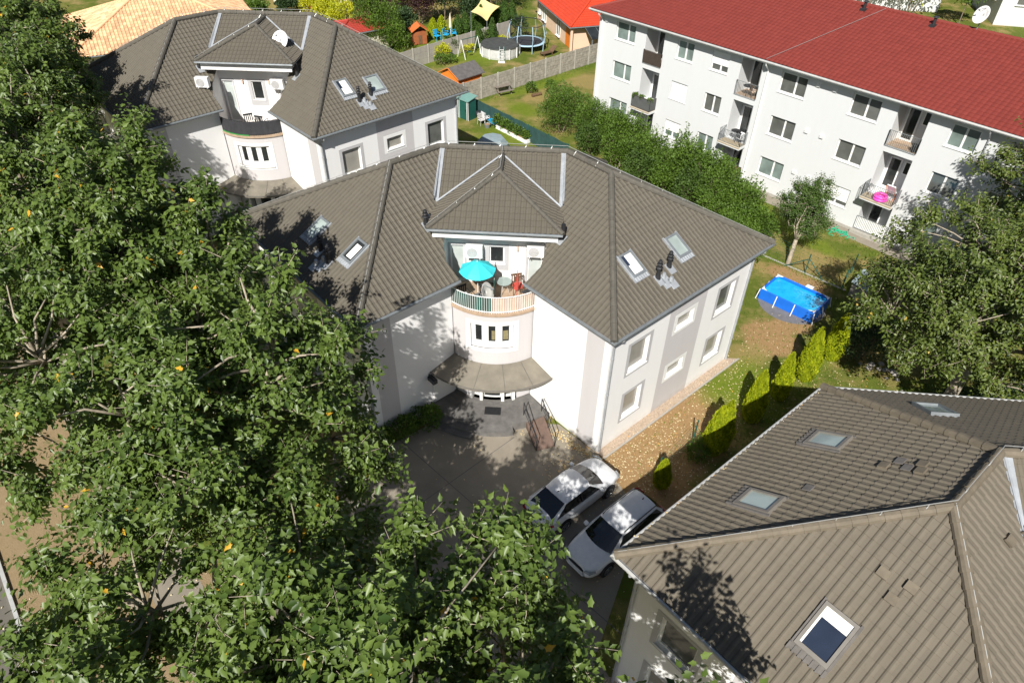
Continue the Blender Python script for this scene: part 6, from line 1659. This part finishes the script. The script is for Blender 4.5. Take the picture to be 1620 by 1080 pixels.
for i, (x, y, h, lb) in enumerate(((6.1, 53.6, 2.6, 'shrub just beyond the right end of the main ridge'), (7.9, 51.0, 3.0, 'shrub rising right behind the ridge bend of the middle villa'), (9.4, 48.9, 2.6, 'shrub close behind the back right hip, left of two taller ones'), (11.0, 46.9, 3.4, 'tall loose shrub close behind the back right hip'), (12.4, 44.6, 3.2, 'second tall loose shrub close behind the back right hip'), (13.6, 42.6, 2.6, 'shrub close behind the lower end of the back right hip'))):
    rs = np.random.default_rng(700 + i); r = 1.25
    bl = [(0, 0, h * .45, r, r, h * .42)] + [(rs.uniform(-1, 1) * r * .7, rs.uniform(-1, 1) * r * .7, h * rs.uniform(.4, .85), r * .42, r * .42, h * .22) for _ in range(6)]
    bush(lb, x, y, bl, 5500, .15, 'leaf_bush' if i % 2 else 'leaf_mid', 710 + i, group=HG, spikes=16)
big_tree('small leaning tree with a thin pale trunk between the blue pool and the white block', 17.9, 38.1, 4.9, 1.25, 3.1, 1.9, 330, 60, .15, 'leaf_mid', 'bark', 12, 11, 'small_tree', (.7, 1.2), .35, 'small trees', .34, -.8)
bush('dark bush at the back right corner of the middle villa', 14.6, 38.9, [(0, 0, 1.3, 1.2, 1.2, 1.3), (.5, -.9, .8, .8, .8, .9), (-.6, .8, 1.5, 1, 1, 1.2)], 4500, .14, 'leaf_bush', 331)
FB = 'bushes by the entrance of the middle villa'
for i, (x, y, lb) in enumerate(((-4.2, 23.3, 'dark green bush nearest the entrance steps of the middle villa'), (-5.3, 22.6, 'dark green bush between two others at the left wall of the middle villa'), (-6.3, 21.8, 'dark green bush farthest from the entrance steps, under the big tree'))):
    bush(lb, x, y, [(0, 0, .45, .75, .65, .55), (.35, .2, .6, .45, .45, .45)], 2200, .10, 'leaf_bush', 340 + i, group=FB)
bush('low ragged shrub at the green posts between the two smallest thujas', 8.75, 21.5, [(0, 0, .35, .55, .45, .4), (.3, .35, .5, .35, .3, .4)], 1500, .10, 'leaf_bush', 345, spikes=3)
UT = 'dark shrubs under the right hand trees'
for i, (x, y, r, h, lb) in enumerate(((19.2, 29.0, 1.4, 2.2, 'dark shrub right behind the last thuja under the right hand tree'), (22.5, 24.3, 1.5, 1.4, 'low dark shrub above the far edge of the nearest roof, left of two others'), (25.5, 24.6, 1.6, 1.5, 'low dark shrub above the middle of the far edge of the nearest roof'), (28.8, 24.6, 1.6, 1.6, 'low dark shrub above the right end of the nearest roof'))):
    bush(lb, x, y, [(0, 0, h * .45, r, r, h * .5), (r * .5, .3, h * .6, r * .6, r * .6, h * .4), (-r * .6, -.2, h * .5, r * .6, r * .6, h * .4)], 3500, .13, 'leaf_dark', 350 + i, group=UT)
for i, (du, lb) in enumerate(((-10.9, 'trailing balcony plant at the left end of the grey balcony screen'), (-9.35, 'trailing balcony plant at the right end of the grey balcony screen'), (-10.2, 'low balcony plant in the middle of the grey balcony screen'))):
    q = FC(du, .62, 0); o = bush(lb, q[0], q[1], [(0, 0, .12, .24, .2, .2)], 260, .10, 'leaf_bush', 600 + i, name='balcony_plant', cat='plant', group='plants on the grey screened balcony', stems=1); o.location.z = 3.75
# kitchen garden plants
for i, (f, lb) in enumerate(((.05, 'leafy vegetable plant at the left end of the white edged bed'), (.28, 'second leafy plant from the left in the white edged bed'), (.5, 'leafy vegetable plant in the middle of the white edged bed'), (.72, 'fourth leafy plant from the left in the white edged bed'), (.95, 'leafy vegetable plant at the right end of the white edged bed'))):
    q = Vector((-1.7, 59.1)).lerp(Vector((1.15, 56.0)), f)
    bush(lb, q.x, q.y, [(0, 0, .55, .55, .5, .5), (.2, .1, .8, .3, .3, .4)], 1100, .16, 'leaf_bush', 360 + i, name='vegetable_plant', cat='plant', group='vegetables in the white edged bed', bark='leaf_bush', stems=1)
for i, (x, y, h, lb) in enumerate(((1.3, 67.1, 1.0, 'young green plant beside the dark log on the dry lawn'), (3.2, 66.9, 1.3, 'taller young plant above the stump on the dry lawn'))):
    bush(lb, x, y, [(0, 0, h * .55, .5, .5, h * .45)], 500, .17, 'leaf_bush', 370 + i, name='young_plant', cat='plant', group='young plants on the dry lawn', stems=1)
# neighbour garden
bush('bright yellow round bush in front of the smooth fence', -8.1, 76.1, [(0, 0, .85, .85, .85, .75)], 1500, .16, 'leaf_yellow', 380)
bush('small dark ball shaped shrub right of the bright yellow bush', -7.2, 77.9, [(0, 0, 1.25, .55, .55, .5)], 900, .13, 'leaf_thuja_dark', 381)
bush('low green shrub below the ball shaped shrub', -8.0, 74.6, [(0, 0, .5, .8, .8, .5), (.9, .6, .4, .7, .6, .4)], 1400, .15, 'leaf_bush', 382)
bush('small yellow orange flower clump left of the swing frame', -5.9, 78.6, [(0, 0, .35, .5, .5, .35), (.8, .5, .35, .45, .45, .35)], 800, .13, 'leaf_yellow', 383, name='flower_clump', cat='flowers')
bush('small yellow flower clump behind the round covered pool', -1.9, 81.9, [(0, 0, .4, .7, .6, .4)], 700, .14, 'leaf_yellow', 384, name='flower_clump', cat='flowers')
thuja('narrow dark conifer left behind the round covered pool', -4.4, 80.2, 2.3, .5, 385, 'leaf_thuja_dark', None, 1000, .18, name='conifer', cat='conifer')
thuja('pointed dark conifer right behind the round covered pool', -2.9, 81.4, 2.7, .55, 386, 'leaf_thuja_dark', None, 1000, .18, name='conifer', cat='conifer')
bush('pale green bush between the two conifers behind the covered pool', -3.9, 81.2, [(0, 0, .9, .7, .7, .8)], 900, .15, 'leaf_bush', 387)
bush('dark shrub standing inside the view of the trampoline net', .2, 83.2, [(0, 0, 1.4, .8, .8, 1.3)], 1200, .17, 'leaf_dark', 388)
bush('big rounded willow green conifer above the roof of the farther villa', -14.9, 78.9, [(-1.2, 0, 2.8, 1.5, 1.5, 3.0), (.8, .2, 2.3, 1.7, 1.6, 2.7), (1.6, -.6, 1.3, 1.4, 1.3, 1.6), (-.2, -.9, 1.8, 1.5, 1.2, 2.0)], 9000, .20, 'leaf_bush', 389, name='conifer', cat='conifer', tmpl=OVAL, upw=1.2)
YH = 'bright yellow green bushes behind the farther villa'
for i in range(4):
    q = Vector((-27.2, 93.6)).lerp(Vector((-20.8, 86.6)), i / 3)
    bush(('leftmost', 'second', 'third', 'rightmost')[i] + ' of the bright yellow green bushes above the roof of the farther villa', q.x, q.y, [(0, 0, 1.4, 1.5, 1.4, 1.4), (.6, .5, 1.8, .9, .9, .9), (-.8, -.2, 1.1, .9, .9, 1)], 3000, .20, 'leaf_yellow', 390 + i, group=YH)
bush('yellow bush beside the dull red roof of the outbuilding', -18.6, 82.6, [(0, 0, 1.0, 1.5, 1.0, .9)], 1800, .18, 'leaf_yellow', 395)
BT = 'trees in the gardens behind'
specs = [(-15.5, 91.5, 3.0, 5.5, 'leaf_purple', 'dark purple leaved tree left of the play house at the top edge'), (-11.9, 88.6, 2.6, 5.0, 'leaf_purple', 'purple leaved tree directly behind the play house'), (-6.2, 94.0, 2.6, 5.0, 'leaf_purple', 'small purple leaved tree above the closed parasol'),
         (-21.5, 93.0, 2.8, 5.0, 'leaf_bush', 'green garden tree right of the yellow bushes'), (-18.2, 91.2, 2.2, 4.2, 'leaf_dark', 'dark green tree left of the purple one'), (-17.2, 96.5, 3.2, 5.8, 'leaf_bush', 'light green tree at the top edge above the purple trees'),
         (-9.0, 90.2, 2.4, 4.8, 'leaf_dark', 'dark green tree behind the blue garden chairs'), (-2.8, 94.5, 3.4, 6.2, 'leaf_dark', 'large dark tree behind the shade sail'), (-13.4, 84.6, 1.8, 2.8, 'leaf_dark', 'dark bush beside the conifer at the play house'), (-5.8, 90.2, 1.9, 3.0, 'leaf_dark', 'dark bush below the shade sail rope'),
         (-24.5, 99.5, 3.2, 6.0, 'leaf_dark', 'dark green tree at the top edge above the yellow bushes'), (-10.2, 97.5, 3.2, 6.0, 'leaf_bush', 'leafy green tree at the top edge above the garden chairs'), (-31.8, 90.6, 1.6, 1.9, 'leaf_bush', 'green bush at the top edge above the left end of the ridge'), (-35.0, 88.5, 1.5, 1.6, 'leaf_bush', 'low green bush right of the sand coloured roof'), (-28.6, 91.6, 1.5, 1.9, 'leaf_dark', 'dark low bush right of the small brick red shed')]
for i, (x, y, r, h, mt_, lb) in enumerate(specs):
    rs = np.random.default_rng(400 + i); bl = [(0, 0, h * .58, r * .75, r * .75, h * .40)] + [(rs.uniform(-1, 1) * r * .6, rs.uniform(-1, 1) * r * .6, h * rs.uniform(.35, .8), r * .42, r * .42, h * .2) for _ in range(9)]
    bush(lb, x, y, bl, int(2200 + 500 * r), .24, mt_, 420 + i, name='garden_tree' if h > 3 else 'garden_bush', cat='tree' if h > 3 else 'bush', group=BT)
bush('round bright yellow green tree behind the red roof, left of the satellite dish', 50.6, 97.5, [(0, 0, 5.2, 4.2, 4, 3.6), (2.4, 0, 6.2, 2.2, 2, 1.8), (-2.6, 0, 4.4, 2.2, 2, 2.0), (.5, -1, 7.4, 2.4, 2, 1.4)], 9000, .34, 'leaf_thuja', 440, name='garden_tree', cat='tree', group=BT)
bush('yellow tree at the top edge left of the white house', 40.6, 98.2, [(0, 0, 4.5, 2.2, 2, 2.6), (1, 0, 3.2, 1.6, 1.6, 1.6)], 3500, .3, 'leaf_yellow', 441, name='garden_tree', cat='tree', group=BT)
bush('pale feathery palm like shrub in front of the white house', 45.3, 97.2, [(0, 0, 3.9, 1.7, 1.6, 1.6)], 2400, .42, 'leaf_bush', 442, name='feathery_shrub', cat='shrub', tmpl=BLADE, upw=.9)
bush('green bush at the foot of the satellite dish behind the red roof', 55.0, 92.6, [(0, 0, 4.0, 2.0, 1.6, 1.6)], 3000, .3, 'leaf_bush', 443, name='garden_bush', group=BT)

# fallen leaves on the ground and on the roof edges
def scatter(name, label, areas, size, mat, seed, flat=.35):
    global RNG
    RNG = np.random.default_rng(seed); P = []
    for (cx, cy, rx, ry, ang, n, z) in areas:
        a = RNG.normal(size=(n, 2)) * [rx, ry]; c, s = cos(ang), sin(ang)
        P.append(np.stack([cx + a[:, 0] * c - a[:, 1] * s, cy + a[:, 0] * s + a[:, 1] * c, np.full(n, z)], 1))
    P = np.concatenate(P); k = len(P)
    # keep them off the villas
    keep = np.ones(k, bool)
    for loc, p in (((-.611, 31.386), -.0491), ((16.403, 12.391), -.0763)):
        dx, dy = P[:, 0] - loc[0], P[:, 1] - loc[1]; c, s = cos(p), sin(p); lx, ly = np.abs(c * dx + s * dy), -s * dx + c * dy
        e = (lx - 3.08) * .7071 - ly * .7071; f = (lx - 3.08) * -.7071 - ly * .7071
        keep &= ~((e < 8.14) & (np.abs(f) < 5.2))
        keep &= ~((lx < 3.0) & (ly > -8.3) & (ly < 6))
    P = P[keep]; k = len(P)
    D = np.stack([RNG.normal(size=k), RNG.normal(size=k), RNG.normal(size=k) * .15], 1); Nn = np.stack([RNG.normal(size=k) * flat, RNG.normal(size=k) * flat, np.ones(k)], 1)
    P[:, 2] += RNG.uniform(.02, .04, k)
    o = leaf_mesh(name, P, D, Nn, size * RNG.uniform(.6, 1.3, k), RNG.random(k), OVAL, MAT[mat]); o['kind'] = 'stuff'; o['label'] = label; o['category'] = 'fallen leaves'
scatter('fallen_leaves', 'dry yellow leaves scattered on the ground around the villas and the driveway',
        [(6.4, 21.4, 1.5, 1.3, .7, 850, 0), (8.6, 24.0, 3.2, 1.3, .75, 800, 0), (12.2, 27.0, 2.6, 1.5, .75, 350, 0), (1.6, 22.9, 1.1, .16, -.1, 260, .02), (3.3, 21.9, 1.0, .13, -.72, 420, .02), (2.7, 20.9, .55, .45, 0, 200, .02), (4.6, 20.3, .9, .5, .8, 160, .02), (15, 29.5, 3, 2, .7, 260, 0), (17, 26.6, 3, 1.2, .7, 500, 0), (-1, 17, 6, 5, 0, 260, .02), (-16, 14, 3, 3, 0, 220, .02), (4.9, 17.6, .6, 1.5, 0, 160, .02)], .085, 'leaf_fallen', 500)
def gutter_leaves(a, b, n, seed, nm):
    global RNG
    RNG = np.random.default_rng(seed); a = np.array(a); b = np.array(b); f = RNG.random(n)[:, None]
    P = a + (b - a) * f + RNG.normal(size=(n, 3)) * [.04, .04, .01]; D = rvec(n); D[:, 2] *= .2
    o = leaf_mesh('fallen_leaves', P, D, np.stack([RNG.normal(size=n) * .4, RNG.normal(size=n) * .4, np.ones(n)], 1), .07 * RNG.uniform(.6, 1.2, n), RNG.random(n), OVAL, MAT['leaf_fallen']); o['kind'] = 'stuff'; o['label'] = nm; o['category'] = 'fallen leaves'
def inD(x, y, z): a = rot(x, y, -.0763, (16.403, 12.391)); return (a[0], a[1], z + .218)
gutter_leaves(inD(-12.95, -2.15, 7.46), inD(-10.9, -4.3, 7.46), 260, 501, 'orange leaves lying in the gutter at the left corner of the nearest roof')
gutter_leaves(inD(-12.6, -1.5, 7.50), inD(-5.6, 5.3, 7.50), 120, 502, 'a few orange leaves along the far gutter of the nearest roof')
# grass tufts along the edges
RNG = np.random.default_rng(510); pts = []
for a, b, n, w in (((-3.1, 65.3), (9.6, 77.0), 5000, .45), ((-3.4, 60.6), (4.0, 52.3), 1500, .2), ((20.7, 43.2), (27.0, 36.4), 1200, .3), ((9.5, 21.6), (17.2, 28.0), 2500, .5), ((15.4, 40.1), (20.5, 35.3), 900, .2)):
    f = RNG.random(n)[:, None]; pts.append(np.concatenate([np.array(a) + (np.array(b) - np.array(a)) * f + RNG.normal(size=(n, 2)) * w, np.zeros((n, 1))], 1))
n = 26000; rg = np.stack([RNG.uniform(3, 24, n), RNG.uniform(19, 47, n), np.zeros(n)], 1); d1 = (rg[:, 0] - 12) * .707 - (rg[:, 1] - 26) * .707
pts.append(rg[(d1 > -9)][:16000])
P = np.concatenate(pts); k = len(P)
kp = np.ones(k, bool)
for loc, p in (((-.611, 31.386), -.0491), ((16.403, 12.391), -.0763)):
    dx, dy = P[:, 0] - loc[0], P[:, 1] - loc[1]; c, s = cos(p), sin(p); lx, ly = np.abs(c * dx + s * dy), -s * dx + c * dy
    e = (lx - 3.08) * .7071 - ly * .7071; f = (lx - 3.08) * -.7071 - ly * .7071
    kp &= ~((e < 8.9) & (np.abs(f) < 5.8)) & ~((lx < 3.0) & (ly > -8.3) & (ly < 6))
ex = (P[:, 0] - pc.x); ey = (P[:, 1] - pc.y); kp &= (ex * ex + ey * ey) > 4.2
pu = (P[:, 0] - C0.x) * CU.x + (P[:, 1] - C0.y) * CU.y; pv = (P[:, 0] - C0.x) * CN.x + (P[:, 1] - C0.y) * CN.y; kp &= ~((pv < 1.2) & (pu > -17))
kp &= ~((P[:, 0] < 5.9) & (P[:, 1] < 22))
P = P[kp]; k = len(P)
o = leaf_mesh('grass', P, np.stack([RNG.normal(size=k) * .5, RNG.normal(size=k) * .5, np.ones(k)], 1), rvec(k), .11 * RNG.uniform(.5, 1.4, k), RNG.random(k), BLADE, MAT['grass_blades']); o['kind'] = 'stuff'; o['label'] = 'short green grass tufts on the lawns between the villas and the white block'; o['category'] = 'grass'
